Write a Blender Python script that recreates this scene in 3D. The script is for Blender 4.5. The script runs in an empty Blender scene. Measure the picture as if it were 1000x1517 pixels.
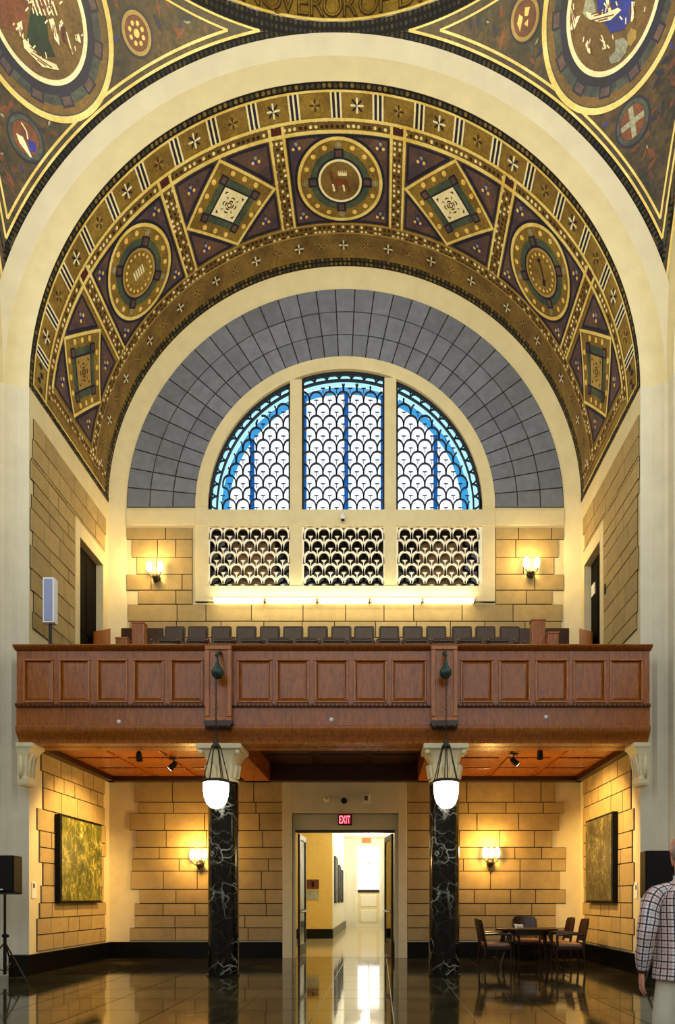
import bpy, bmesh, math, random
from math import sin, cos, pi, radians, sqrt, asin, acos, atan2, tan, degrees
from mathutils import Vector, Matrix
random.seed(7)
SC = bpy.context.scene
COL = SC.collection

# ---------------------------------------------------------------- camera
cd = bpy.data.cameras.new('camera'); cam = bpy.data.objects.new('camera', cd); COL.objects.link(cam)
cam.location = (0, 0, 1.35); cam.rotation_euler = (pi/2, 0, 0)
cd.sensor_fit = 'AUTO'; cd.sensor_width = 36; cd.lens = 36*950/1517
cd.shift_x = -(562-500)/1517; cd.shift_y = (1332-758.5)/1517
cd.clip_end = 400
SC.camera = cam

# ---------------------------------------------------------------- sky, lights, exposure
W = bpy.data.worlds.new('sky'); SC.world = W; W.use_nodes = True
wn = W.node_tree; wn.nodes.clear()
wo = wn.nodes.new('ShaderNodeOutputWorld'); wb = wn.nodes.new('ShaderNodeBackground')
wb.inputs[0].default_value = (0.88, 0.945, 1.0, 1); wb.inputs[1].default_value = 1.7
wn.links.new(wb.outputs[0], wo.inputs[0])
SC.view_settings.view_transform = 'Standard'; SC.view_settings.look = 'None'
SC.view_settings.gamma = 1; SC.view_settings.use_curve_mapping = False
SC.view_settings.exposure = 0.0
SC.cycles.use_denoising = True
SC.cycles.max_bounces = 6; SC.cycles.diffuse_bounces = 4; SC.cycles.glossy_bounces = 4
SC.cycles.sample_clamp_indirect = 6

def area(name, loc, rot, sx, sy, power, col):
    l = bpy.data.lights.new(name, 'AREA'); l.shape = 'RECTANGLE'; l.size = sx; l.size_y = sy
    l.energy = power; l.color = col
    o = bpy.data.objects.new(name, l); COL.objects.link(o); o.location = loc; o.rotation_euler = rot
    return o
def point(name, loc, power, col, r=.05):
    l = bpy.data.lights.new(name, 'POINT'); l.energy = power; l.color = col; l.shadow_soft_size = r
    o = bpy.data.objects.new(name, l); COL.objects.link(o); o.location = loc
    return o
def spot(name, loc, target, power, col, angle=70, r=.04, blend=.6):
    l = bpy.data.lights.new(name, 'SPOT'); l.energy = power; l.color = col; l.spot_size = radians(angle)
    l.spot_blend = blend; l.shadow_soft_size = r
    o = bpy.data.objects.new(name, l); COL.objects.link(o); o.location = loc
    o.rotation_euler = (Vector(target)-Vector(loc)).to_track_quat('-Z', 'Y').to_euler()
    return o
WARM = (1, .66, .20)
# unseen fill light added high in the crossing to brighten the mosaics
area('vault_fill', (-.79, 3.6, 9.5), (radians(150), 0, 0), 4, 2.0, 820, (1, .84, .46))

# ---------------------------------------------------------------- main dimensions
XC, ZS, R0, R1 = -.79, 10.42, 5.41, 6.12      # axis, spring height, vault radius, outer arch radius
F, DB, DW = 11.35, 14.66, 14.86               # front of bay, back ring, back wall
XL, XR = XC-R0, XC+R0
ZU = 4.02                                     # underside of gallery
HW = 5.88                                     # half width of crossing
CY = F-R1; RS = R1*sqrt(2)

# ---------------------------------------------------------------- materials
def lin(c):
    return tuple(((x/255)/12.92 if x/255 <= .04045 else ((x/255+.055)/1.055)**2.4) for x in c)
class N:
    def __init__(s, name):
        s.m = bpy.data.materials.new(name); s.m.use_nodes = True; s.t = s.m.node_tree; s.t.nodes.clear()
        s.out = s.t.nodes.new('ShaderNodeOutputMaterial'); s.b = s.t.nodes.new('ShaderNodeBsdfPrincipled')
        s.t.links.new(s.b.outputs[0], s.out.inputs[0])
    def node(s, typ, ins=None, **kw):
        n = s.t.nodes.new('ShaderNode'+typ)
        for k, v in kw.items(): setattr(n, k, v)
        for k, v in (ins or {}).items(): s.set(n.inputs[k], v)
        return n
    def set(s, sock, v):
        if isinstance(v, bpy.types.NodeSocket): s.t.links.new(v, sock)
        elif isinstance(v, tuple) and len(v) == 3 and sock.type == 'RGBA': sock.default_value = (*v, 1)
        else: sock.default_value = v
    def math(s, op, a, b=0.0, c=None):
        n = s.node('Math', operation=op); s.set(n.inputs[0], a); s.set(n.inputs[1], b)
        if c is not None: s.set(n.inputs[2], c)
        return n.outputs[0]
    def mix(s, f, a, b, mode='MIX'):
        n = s.node('Mix', data_type='RGBA', blend_type=mode); s.set(n.inputs[0], f); s.set(n.inputs[6], a); s.set(n.inputs[7], b)
        return n.outputs[2]
    def noise(s, scale, coord=None, detail=4, rough=.55, dist=0):
        n = s.node('TexNoise', {'Scale': scale, 'Detail': detail, 'Roughness': rough, 'Distortion': dist})
        if coord is not None: s.t.links.new(coord, n.inputs['Vector'])
        return n.outputs[0]
    def pos(s): return s.node('NewGeometry').outputs['Position']
    def obj(s): return s.node('TexCoord').outputs['Object']
    def uv(s): return s.node('TexCoord').outputs['UV']
    def scale(s, v, sc):
        n = s.node('VectorMath', operation='MULTIPLY'); s.set(n.inputs[0], v); n.inputs[1].default_value = sc
        return n.outputs[0]
    def ramp(s, f, stops):
        n = s.node('ValToRGB'); s.set(n.inputs[0], f); e = n.color_ramp.elements
        while len(e) < len(stops): e.new(.5)
        for i, (p, c) in enumerate(stops): e[i].position = p; e[i].color = (*c, 1) if len(c) == 3 else c
        return n.outputs[0]
    def fin(s, col=None, rough=None, bump=None, bstr=.3, bdist=.01, metal=0, spec=None, emit=None, estr=0):
        if col is not None: s.set(s.b.inputs['Base Color'], col)
        if rough is not None: s.set(s.b.inputs['Roughness'], rough)
        s.b.inputs['Metallic'].default_value = metal
        if spec is not None: s.b.inputs['Specular IOR Level'].default_value = spec
        if bump is not None:
            bn = s.node('Bump', {'Strength': bstr, 'Distance': bdist, 'Height': bump}); s.t.links.new(bn.outputs[0], s.b.inputs['Normal'])
        if emit is not None: s.set(s.b.inputs['Emission Color'], emit); s.b.inputs['Emission Strength'].default_value = estr
        return s.m
def plain(name, col, rough=.5, metal=0, var=.25, scale=6, rand=0, bump=0, coord='pos', spec=None):
    n = N(name); co = n.pos() if coord == 'pos' else n.obj()
    f = n.noise(scale, co)
    k = n.node('MapRange', {0: f, 1: .3, 2: .7, 3: 1-var, 4: 1+var*.5}).outputs[0]
    c = n.mix(1.0, lin(col), k, 'MULTIPLY')
    if rand:
        r = n.node('ObjectInfo').outputs['Random']
        r2 = n.node('MapRange', {0: r, 1: 0, 2: 1, 3: 1-rand, 4: 1+rand}).outputs[0]
        c = n.mix(1.0, c, r2, 'MULTIPLY')
    return n.fin(c, rough, bump=f if bump else None, bstr=bump, metal=metal, spec=spec)
def glow(name, col, strength, base=(1, 1, 1)):
    n = N(name); return n.fin(base, .4, emit=col, estr=strength)
M = {}
M['plaster'] = plain('cream_limestone', (220, 208, 168), .7, var=.08, scale=3, rand=0)
M['pier'] = plain('pale_limestone', (214, 207, 184), .6, var=.08, scale=2.5)
def stone(name, col, rand, var):
    n = N(name); p = n.pos()
    a = n.noise(5, p, 5); b = n.noise(60, p, 3)
    k = n.node('MapRange', {0: a, 1: .3, 2: .7, 3: 1-var, 4: 1+var*.6}).outputs[0]
    k2 = n.node('MapRange', {0: b, 1: .3, 2: .7, 3: .9, 4: 1.08}).outputs[0]
    r = n.node('ObjectInfo').outputs['Random']
    k3 = n.node('MapRange', {0: r, 3: 1-rand, 4: 1+rand}).outputs[0]
    c = n.mix(1.0, n.mix(1.0, n.mix(1.0, lin(col), k, 'MULTIPLY'), k2, 'MULTIPLY'), k3, 'MULTIPLY')
    return n.fin(c, .85, bump=b, bstr=.25, bdist=.01)
M['stone'] = stone('acoustic_stone', (172, 150, 102), .10, .12)
M['stone_daylit'] = stone('daylight_tinted_stone', (118, 124, 141), .12, .18)  # same acoustic stone, with cool daylight put into its colour
M['mortar'] = plain('dark_mortar', (58, 40, 20), .9, var=.2)
M['mortar_grey'] = plain('grey_mortar', (34, 33, 36), .9, var=.2)
M['black'] = plain('black_marble_base', (5, 5, 5), .3, var=.4, scale=3, spec=.3)
M['blackplastic'] = plain('black_plastic', (8, 8, 8), .6, var=.1, spec=.2)
M['blackmetal'] = plain('black_metal', (20, 19, 20), .4, metal=.5, var=.1)
M['bronze'] = plain('dark_bronze', (52, 46, 34), .4, metal=.6, var=.3, coord='obj', scale=20)
M['verdigris'] = plain('green_bronze', (48, 70, 64), .45, metal=.4, var=.4, coord='obj', scale=25)
M['white'] = plain('white_metal', (225, 228, 235), .4, var=.03)
M['grille_white'] = plain('white_stone_grille', (252, 246, 230), .6, var=.05)
M['speaker_grey'] = plain('grey_speaker_mesh', (135, 150, 190), .5, var=.05)
M['yellow'] = plain('yellow_plaster', (236, 200, 104), .6, var=.06)
M['corr_white'] = plain('white_plaster', (240, 236, 220), .6, var=.04)
M['paper'] = plain('white_card', (238, 236, 228), .7, var=.02)
def wood(name, c1, c2, rough=.3):
    n = N(name); o = n.obj()
    v = n.scale(o, (9, 9, 1.2)); a = n.noise(3.5, v, 6, .6, 1.2)
    v2 = n.scale(o, (60, 60, 4)); b = n.noise(3, v2, 3)
    f = n.math('ADD', n.math('MULTIPLY', a, .75), n.math('MULTIPLY', b, .25))
    c = n.ramp(f, [(.35, lin(c1)), (.65, lin(c2))])
    return n.fin(c, rough, bump=b, bstr=.08, bdist=.004)
M['oak'] = wood('brown_oak', (106, 54, 4), (170, 94, 16), .26)
M['oak_light'] = wood('light_oak', (134, 70, 16), (186, 112, 42), .28)
M['oak_dark'] = wood('dark_oak', (36, 18, 8), (66, 34, 16), .35)
M['door_dark'] = plain('black_oak', (12, 8, 6), .8, var=.4, spec=.1)
M['seat'] = wood('seat_dark_brown', (44, 30, 18), (76, 54, 36), .5)
M['redwood'] = wood('dark_red_wood', (20, 7, 5), (46, 16, 10), .3)
M['cushion'] = plain('tan_seat_cushion', (150, 112, 84), .8, var=.15, coord='obj')
# gold mosaics
def mosaic(name, col, col2=None, rough=.45, sc=30, spec=.5, metal=0, vr=.25):
    n = N(name); p = n.pos()
    a = n.noise(2.2, p, 4); b = n.node('TexVoronoi', {'Scale': sc}, feature='F1')
    n.t.links.new(p, b.inputs['Vector'])
    r = n.node('SeparateColor', {0: b.outputs['Color']}).outputs[0]
    base = n.mix(n.node('MapRange', {0: a, 1: .35, 2: .65}).outputs[0], lin(col), lin(col2 or tuple(x*.72 for x in col)))
    k = n.node('MapRange', {0: r, 3: 1-vr, 4: 1+vr*.8}).outputs[0]
    return n.fin(n.mix(1.0, base, k, 'MULTIPLY'), rough, bump=r, bstr=.25, bdist=.004, spec=spec, metal=metal)
M['gold'] = mosaic('gold_mosaic', (152, 124, 50), (116, 90, 34))
M['goldbrown'] = mosaic('brown_gold_mosaic', (138, 110, 52), (102, 78, 36))
M['line'] = mosaic('bright_gold_line', (248, 230, 150), (226, 196, 100), sc=30, vr=.10)
M['cream'] = mosaic('cream_line', (255, 250, 216), (240, 228, 180), sc=30, vr=.10)
M['dimline'] = mosaic('dim_gold_line', (186, 156, 84), (160, 128, 62), sc=30, vr=.10)
M['dot'] = mosaic('gold_dot', (250, 218, 130), (236, 196, 100))
M['navy'] = mosaic('navy_mosaic', (30, 28, 60), (18, 18, 36))
M['purple'] = mosaic('mauve_mosaic', (108, 80, 66), (66, 54, 72))
M['green'] = mosaic('blue_green_mosaic', (84, 96, 66), (50, 68, 74))
M['dgreen'] = mosaic('dark_green_mosaic', (20, 56, 18), (12, 36, 12))
M['pend'] = mosaic('pendentive_mosaic', (84, 62, 22), (42, 38, 22), sc=16, vr=.5)
M['redbrown'] = mosaic('red_brown_mosaic', (132, 72, 32), (96, 50, 24))
M['darkgold'] = mosaic('old_gold_mosaic', (128, 96, 34), (98, 72, 24))
M['slate'] = mosaic('slate_green_mosaic', (76, 82, 70), (44, 54, 60), sc=16, vr=.4)
M['blue'] = mosaic('blue_mosaic', (36, 52, 170), (26, 36, 120))
M['palegrey'] = mosaic('pale_grey_mosaic', (176, 178, 150), (140, 142, 128))
M['darkred'] = mosaic('dark_red_mosaic', (86, 28, 18))
M['inscr'] = plain('letter_brown', (58, 40, 20), .6, var=.2)
def dots(name, bg, fg, scale, rad, rough=.45, bg2=None):
    n = N(name); u = n.uv()
    v = n.node('TexVoronoi', {'Scale': scale, 'Randomness': .12}, feature='F1', voronoi_dimensions='2D')
    n.t.links.new(u, v.inputs['Vector'])
    d = n.math('LESS_THAN', v.outputs['Distance'], rad)
    r = n.node('SeparateColor', {0: v.outputs['Color']}).outputs[1]
    fgc = n.mix(n.math('GREATER_THAN', r, .5), lin(fg), lin(bg2 or fg))
    nz = n.noise(30, n.pos(), 3)
    k = n.node('MapRange', {0: nz, 1: .3, 2: .7, 3: .6, 4: 1.4}).outputs[0]
    return n.fin(n.mix(1.0, n.mix(d, lin(bg), fgc), k, 'MULTIPLY'), .6, spec=.2)
M['chain'] = dots('chain_pattern_mosaic', (112, 88, 46), (240, 224, 170), 10.0, .30, bg2=(52, 38, 22))
M['chain2'] = dots('divider_pattern_mosaic', (112, 88, 46), (240, 224, 176), 11.0, .30, bg2=(56, 40, 24))
M['darkdots'] = dots('dark_dotted_mosaic', (30, 24, 24), (120, 104, 60), 10.0, .34, bg2=(70, 66, 54))
M['pdots'] = dots('dark_border_mosaic', (10, 10, 12), (66, 60, 40), 12.0, .30, bg2=(40, 42, 44))
# marble columns
def marble():
    n = N('black_veined_marble'); o = n.obj()
    w = n.node('TexNoise', {'Scale': 2.2, 'Detail': 4}); n.t.links.new(o, w.inputs['Vector'])
    off = n.node('VectorMath', operation='MULTIPLY_ADD'); n.t.links.new(w.outputs['Color'], off.inputs[0]); off.inputs[1].default_value = (.55, .55, .55); n.t.links.new(o, off.inputs[2])
    v = n.node('TexVoronoi', {'Scale': 2.4}, feature='DISTANCE_TO_EDGE'); n.t.links.new(off.outputs[0], v.inputs['Vector'])
    v2 = n.node('TexVoronoi', {'Scale': 5.2}, feature='DISTANCE_TO_EDGE'); n.t.links.new(off.outputs[0], v2.inputs['Vector'])
    g = n.noise(1.6, o, 3)
    a = n.node('MapRange', {0: v.outputs[0], 1: .0, 2: .035, 3: 1, 4: 0}).outputs[0]
    b = n.node('MapRange', {0: v2.outputs[0], 1: .0, 2: .02, 3: .6, 4: 0}).outputs[0]
    m = n.node('MapRange', {0: g, 1: .45, 2: .62}).outputs[0]
    f = n.math('MULTIPLY', n.math('MAXIMUM', a, b), n.math('MULTIPLY', n.math('ADD', m, .04), .7))
    return n.fin(n.mix(f, lin((8, 8, 8)), lin((196, 200, 180))), .14, spec=.35)
M['marble'] = marble()
def floor_mat():
    n = N('polished_dark_marble_floor'); n.b.inputs['IOR'].default_value = 2.1; p = n.pos()
    a = n.noise(1.3, p, 6, .6, .8); b = n.noise(7, p, 5, .65)
    f = n.math('ADD', n.math('MULTIPLY', a, .6), n.math('MULTIPLY', b, .4))
    r = n.node('ObjectInfo').outputs['Random']
    c = n.ramp(f, [(.35, lin((22, 20, 12))), (.5, lin((46, 42, 26))), (.68, lin((92, 84, 56)))])
    c = n.mix(1.0, c, n.node('MapRange', {0: r, 3: .75, 4: 1.25}).outputs[0], 'MULTIPLY')
    return n.fin(c, n.node('MapRange', {0: b, 1: .3, 2: .7, 3: .03, 4: .10}).outputs[0], bump=a, bstr=.02, bdist=.01, spec=.5)
M['floor'] = floor_mat()
M['joint'] = plain('pale_floor_joint', (120, 112, 86), .3, var=.1)
M['corr_floor'] = plain('corridor_floor_tile', (196, 180, 130), .1, var=.1, scale=2)
def glass(name, tint=(1, 1, 1), alpha=.85):
    n = N(name)
    tr = n.node('BsdfTransparent', {0: tint}); gl = n.node('BsdfGlossy', {0: (1, 1, 1), 'Roughness': .03})
    fr = n.node('Fresnel', {'IOR': 1.45}); mx = n.node('MixShader')
    n.t.links.new(fr.outputs[0], mx.inputs[0]); n.t.links.new(tr.outputs[0], mx.inputs[1]); n.t.links.new(gl.outputs[0], mx.inputs[2])
    n.t.links.new(mx.outputs[0], n.out.inputs[0]); return n.m
M['glass'] = glass('window_glass', (.93, .97, 1))
M['clear'] = glass('door_glass', (.92, .95, .93))
def blue_film():
    n = N('blue_tinted_frame_glass')
    tr = n.node('BsdfTransparent', {0: (.05, .33, .62)}); df = n.node('BsdfDiffuse', {0: (.02, .12, .4)}); mx = n.node('MixShader', {0: .25})
    n.t.links.new(tr.outputs[0], mx.inputs[1]); n.t.links.new(df.outputs[0], mx.inputs[2]); n.t.links.new(mx.outputs[0], n.out.inputs[0]); return n.m
M['bluefilm'] = blue_film()
M['aquafilm'] = glass('pale_blue_tinted_glass', (.42, .78, .90))
M['lead'] = plain('dark_blue_lead', (10, 24, 42), .5, var=.2)
M['darkglass'] = plain('dark_glass', (16, 16, 20), .12, var=.8, scale=.9, spec=.8)
M['reflection_tan'] = plain('painted_tan_reflection', (112, 88, 56), .3, var=.6, scale=2)  # tan colour standing for reflections in the grille glass
M['bulb'] = glow('lit_frosted_shade', (1, .80, .46), 9)
M['globe'] = glow('lit_glass_globe', (1, .92, .74), 7)
M['tube'] = glow('lit_tube', (1, .84, .50), 7)
M['corrlamp'] = glow('corridor_lamp', (1, .95, .85), 6)
M['lens'] = glow('lit_spot_lens', (1, .92, .75), 10)
M['exitred'] = glow('lit_exit_letters', (1, .12, .22), 2.2)
M['exitface'] = glow('exit_sign_face', (.35, .0, .03), .5, (.2, .01, .02))
M['daypane'] = glow('daylit_frosted_pane', (.95, .93, 1), 1.3)
M['orange'] = plain('orange_sign', (220, 130, 70), .5, var=.05)
M['skin'] = plain('skin', (206, 142, 118), .55, var=.12, scale=14, coord='obj')
M['hair'] = plain('grey_hair', (150, 140, 130), .8, var=.3, scale=60, coord='obj')
M['khaki'] = plain('khaki_cloth', (196, 190, 172), .9, var=.12, scale=5, coord='obj')
M['leather'] = plain('brown_leather', (50, 32, 22), .5, var=.1, coord='obj')
def plaid():
    n = N('plaid_cotton'); s = n.node('SeparateXYZ', {0: n.uv()}); P = .050
    def fr(v, p=P): return n.math('FRACT', n.math('ADD', n.math('DIVIDE', v, p), 50))
    def ln(f, a, b): return n.math('MULTIPLY', n.math('GREATER_THAN', f, a), n.math('LESS_THAN', f, b))
    u, v = s.outputs[0], s.outputs[1]
    dark = n.math('MAXIMUM', ln(fr(u), .0, .2), ln(fr(v), .0, .19))
    thin = n.math('MAXIMUM', ln(fr(u), .45, .70), ln(fr(v), .45, .68))
    big = n.math('MAXIMUM', ln(fr(u, P*6), .0, .45), n.math('MULTIPLY', ln(fr(v, P*6), .3, .7), .6))
    c = n.mix(n.math('MULTIPLY', big, .42), lin((232, 230, 236)), lin((196, 132, 96)))
    c = n.mix(n.math('MULTIPLY', thin, .45), c, lin((176, 132, 112)))
    c = n.mix(n.math('MULTIPLY', dark, .95), c, lin((40, 34, 48)))
    return n.fin(c, .9)
M['plaid'] = plaid()
def painting(name, cols, sc, cx, cz):
    n = N(name); p = n.pos()
    a = n.noise(sc, n.scale(p, (1, 1.6, .45)), 7, .72, 2.5); b = n.noise(sc*.35, p, 4, .6, 1)
    wn_ = n.node('TexNoise', {'Scale': 1.6, 'Detail': 3}); n.t.links.new(p, wn_.inputs['Vector'])
    off = n.node('VectorMath', operation='MULTIPLY_ADD'); n.t.links.new(wn_.outputs['Color'], off.inputs[0]); off.inputs[1].default_value = (.3, .5, .9); n.t.links.new(n.scale(p, (1, 1.0, .6)), off.inputs[2])
    v1 = n.node('TexVoronoi', {'Scale': sc*1.1}, feature='DISTANCE_TO_EDGE'); n.t.links.new(off.outputs[0], v1.inputs['Vector'])
    v2 = n.node('TexVoronoi', {'Scale': sc*2.4}, feature='DISTANCE_TO_EDGE'); n.t.links.new(off.outputs[0], v2.inputs['Vector'])
    l1 = n.node('MapRange', {0: v1.outputs[0], 1: 0, 2: .05, 3: .13, 4: 0}).outputs[0]; l2 = n.node('MapRange', {0: v2.outputs[0], 1: 0, 2: .05, 3: .07, 4: 0}).outputs[0]
    f = n.math('ADD', n.math('ADD', n.math('MULTIPLY', a, .30), n.math('MULTIPLY', b, .60)), n.math('ADD', l1, l2))
    return n.fin(n.ramp(f, [(.32, lin(cols[0])), (.46, lin(cols[1])), (.56, lin(cols[2])), (.68, lin(cols[3]))]), .45, bump=a, bstr=.4)
M['paint_green'] = painting('green_abstract_canvas', [(34, 42, 10), (84, 92, 22), (150, 142, 56), (226, 214, 150)], 5, 0, 0)
M['paint_grey'] = painting('grey_green_canvas', [(30, 30, 20), (70, 66, 40), (104, 98, 60), (170, 160, 110)], 4, 0, 0)

# ---------------------------------------------------------------- mesh helpers
class MB:
    def __init__(s): s.v = []; s.f = []; s.uv = {}
    def add(s, vs, fs, uvs=None):
        b = len(s.v); s.v += [tuple(p) for p in vs]; s.f += [tuple(b+i for i in f) for f in fs]
        if uvs:
            for i, u in enumerate(uvs): s.uv[b+i] = u
        return s
    def box(s, x0, x1, y0, y1, z0, z1):
        v = [(x, y, z) for z in (z0, z1) for y in (y0, y1) for x in (x0, x1)]
        return s.add(v, [(0, 2, 3, 1), (4, 5, 7, 6), (0, 1, 5, 4), (2, 6, 7, 3), (0, 4, 6, 2), (1, 3, 7, 5)])
    def raised(s, x0, x1, z0, z1, y, t, b):        # bevelled field standing out towards -Y
        v = [(x0, y, z0), (x1, y, z0), (x1, y, z1), (x0, y, z1), (x0+b, y-t, z0+b), (x1-b, y-t, z0+b), (x1-b, y-t, z1-b), (x0+b, y-t, z1-b)]
        return s.add(v, [(0, 1, 5, 4), (1, 2, 6, 5), (2, 3, 7, 6), (3, 0, 4, 7), (4, 5, 6, 7), (3, 2, 1, 0)])
    def frame(s, x0, x1, z0, z1, w, y0, y1):
        s.box(x0, x1, y0, y1, z1-w, z1); s.box(x0, x1, y0, y1, z0, z0+w)
        s.box(x0, x0+w, y0, y1, z0+w, z1-w); s.box(x1-w, x1, y0, y1, z0+w, z1-w); return s
    def patch(s, fn, u0, u1, v0, v1, nu, nv):
        vs = []; uv = []
        for j in range(nv+1):
            for i in range(nu+1):
                u = u0+(u1-u0)*i/nu; v = v0+(v1-v0)*j/nv; vs.append(fn(u, v)); uv.append((u, v))
        fs = [(j*(nu+1)+i, j*(nu+1)+i+1, (j+1)*(nu+1)+i+1, (j+1)*(nu+1)+i) for j in range(nv) for i in range(nu)]
        return s.add(vs, fs, uv)
    def lathe(s, prof, c=(0, 0, 0), n=24, ax='z', sx=1, sy=1):
        vs = []
        for r, h in prof:
            for i in range(n):
                a = 2*pi*i/n; x, y = r*cos(a)*sx, r*sin(a)*sy
                vs.append({'z': (c[0]+x, c[1]+y, c[2]+h), 'y': (c[0]+x, c[1]+h, c[2]+y), 'x': (c[0]+h, c[1]+x, c[2]+y)}[ax])
        fs = [(k*n+i, k*n+(i+1) % n, (k+1)*n+(i+1) % n, (k+1)*n+i) for k in range(len(prof)-1) for i in range(n)]
        fs += [tuple(range(n))[::-1], tuple((len(prof)-1)*n+i for i in range(n))]
        return s.add(vs, fs)
    def tube(s, pts, r, n=8, caps=True, flat=1.0):
        pts = [Vector(p) for p in pts]; rs = r if isinstance(r, (list, tuple)) else [r]*len(pts)
        vs = []; up = None
        for i, p in enumerate(pts):
            d = (pts[min(i+1, len(pts)-1)]-pts[max(i-1, 0)]).normalized()
            if up is None: up = Vector((0, 0, 1)) if abs(d.z) < .9 else Vector((0, 1, 0))
            a = d.cross(up).normalized(); b = a.cross(d).normalized(); up = b
            for k in range(n):
                t = 2*pi*k/n; vs.append(p+(a*cos(t)+b*sin(t)*flat)*rs[i])
        fs = [(k*n+i, k*n+(i+1) % n, (k+1)*n+(i+1) % n, (k+1)*n+i) for k in range(len(pts)-1) for i in range(n)]
        if caps: fs += [tuple(range(n))[::-1], tuple((len(pts)-1)*n+i for i in range(n))]
        return s.add(vs, fs)
    def loft(s, rings, n=16):       # rings: (cx, cy, cz, rx, ry)
        vs = [(cx+rx*cos(2*pi*k/n), cy+ry*sin(2*pi*k/n), cz) for cx, cy, cz, rx, ry in rings for k in range(n)]
        fs = [(k*n+i, k*n+(i+1) % n, (k+1)*n+(i+1) % n, (k+1)*n+i) for k in range(len(rings)-1) for i in range(n)]
        fs += [tuple(range(n))[::-1], tuple((len(rings)-1)*n+i for i in range(n))]
        return s.add(vs, fs)
    def ribbon(s, pts, w, y0, y1, closed=False):    # polyline in XZ with mitred width, extruded in Y
        n = len(pts); L = []
        for i in range(n):
            a = pts[(i-1) % n] if (closed or i) else pts[i]; b = pts[(i+1) % n] if (closed or i < n-1) else pts[i]
            dx, dz = b[0]-a[0], b[1]-a[1]; l = sqrt(dx*dx+dz*dz) or 1; nx, nz = -dz/l*w/2, dx/l*w/2
            x, z = pts[i]; L += [(x+nx, y0, z+nz), (x-nx, y0, z-nz), (x-nx, y1, z-nz), (x+nx, y1, z+nz)]
        fs = []
        for i in range(n if closed else n-1):
            a, b = 4*i, 4*((i+1) % n)
            fs += [(a, b, b+1, a+1), (a+1, b+1, b+2, a+2), (a+2, b+2, b+3, a+3), (a+3, b+3, b, a)]
        if not closed: fs += [(0, 1, 2, 3), (4*n-1, 4*n-2, 4*n-3, 4*n-4)]
        return s.add(L, fs)
    def arcring(s, cx, cz, ra, rb, y0, y1, a0=0, a1=pi, n=64, yb=None):   # annular sector block in XZ; yb: front depth at rb
        vs = []
        if yb is None: yb = y0
        for i in range(n+1):
            a = a0+(a1-a0)*i/n; c, sn = cos(a), sin(a)
            vs += [(cx+ra*c, y0, cz+ra*sn), (cx+rb*c, yb, cz+rb*sn), (cx+rb*c, y1, cz+rb*sn), (cx+ra*c, y1, cz+ra*sn)]
        fs = []
        for i in range(n):
            a, b = 4*i, 4*i+4
            fs += [(a, a+1, b+1, b), (a+1, a+2, b+2, b+1), (a+2, a+3, b+3, b+2), (a+3, a, b, b+3)]
        fs += [(0, 3, 2, 1), (4*n, 4*n+1, 4*n+2, 4*n+3)]
        return s.add(vs, fs)
    # ornament on a mapped surface fn(u, v, h)
    def mring(s, fn, cu, cv, r0, r1, h, n=48, nr=1, su=1, sv=1, a0=0, a1=2*pi):
        def g(a, r): return fn(cu+r*cos(a)*su, cv+r*sin(a)*sv, h)
        return s.patch(g, a0, a1, r0, r1, n, nr)
    def mquad(s, fn, p, h, n=6):
        def g(a, b):
            x = [(1-a)*(1-b)*p[0][k]+a*(1-b)*p[1][k]+a*b*p[2][k]+(1-a)*b*p[3][k] for k in (0, 1)]
            return fn(x[0], x[1], h)
        return s.patch(g, 0, 1, 0, 1, n, n)
    def mline(s, fn, pts, w, h, closed=False, st=.25):
        q = list(pts)+([pts[0]] if closed else [])
        for a, b in zip(q, q[1:]):
            dx, dy = b[0]-a[0], b[1]-a[1]; l = sqrt(dx*dx+dy*dy)
            if l < 1e-6: continue
            ex, ey = dx/l*w/2, dy/l*w/2; nx, ny = -ey, ex
            if not closed: ex = ey = 0
            s.mquad2(fn, [(a[0]-ex-nx, a[1]-ey-ny), (b[0]+ex-nx, b[1]+ey-ny), (b[0]+ex+nx, b[1]+ey+ny), (a[0]-ex+nx, a[1]-ey+ny)], h, max(1, int(l/st)))
        return s
    def mquad2(s, fn, p, h, n):
        def g(a, b):
            x = [(1-a)*(1-b)*p[0][k]+a*(1-b)*p[1][k]+a*b*p[2][k]+(1-a)*b*p[3][k] for k in (0, 1)]
            return fn(x[0], x[1], h)
        return s.patch(g, 0, 1, 0, 1, n, 1)
    def mpoly(s, fn, pts, h):
        cu = sum(p[0] for p in pts)/len(pts); cv = sum(p[1] for p in pts)/len(pts)
        vs = [fn(cu, cv, h)]+[fn(p[0], p[1], h) for p in pts]; n = len(pts)
        return s.add(vs, [(0, 1+i, 1+(i+1) % n) for i in range(n)])

def wloc(o):
    l = Vector((0, 0, 0))
    while o: l += o.location; o = o.parent
    return l
def link(name, data, parent=None):
    o = bpy.data.objects.new(name, data); COL.objects.link(o)
    if parent: o.parent = parent
    return o
def obj(name, mb, mat, parent=None, smooth=False, recalc=True, label=None, kind=None, bevel=0, angle=None):
    me = bpy.data.meshes.new(name)
    off = wloc(parent) if parent else Vector((0, 0, 0))
    me.from_pydata([tuple(Vector(v)-off) for v in mb.v], [], mb.f)
    if mb.uv:
        ul = me.uv_layers.new(name='uv')
        for lp in me.loops: ul.data[lp.index].uv = mb.uv.get(lp.vertex_index, (0, 0))
    if recalc:
        bm = bmesh.new(); bm.from_mesh(me); bmesh.ops.recalc_face_normals(bm, faces=bm.faces); bm.to_mesh(me); bm.free()
    me.materials.append(M[mat] if isinstance(mat, str) else mat)
    if smooth:
        me.shade_smooth()
        if angle: me.set_sharp_from_angle(angle=radians(angle))
    o = link(name, me, parent)
    if label: o['label'] = label
    if kind: o['kind'] = kind
    if bevel:
        b = o.modifiers.new('bevel', 'BEVEL'); b.width = bevel; b.segments = 2; b.limit_method = 'ANGLE'
    return o
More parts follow.
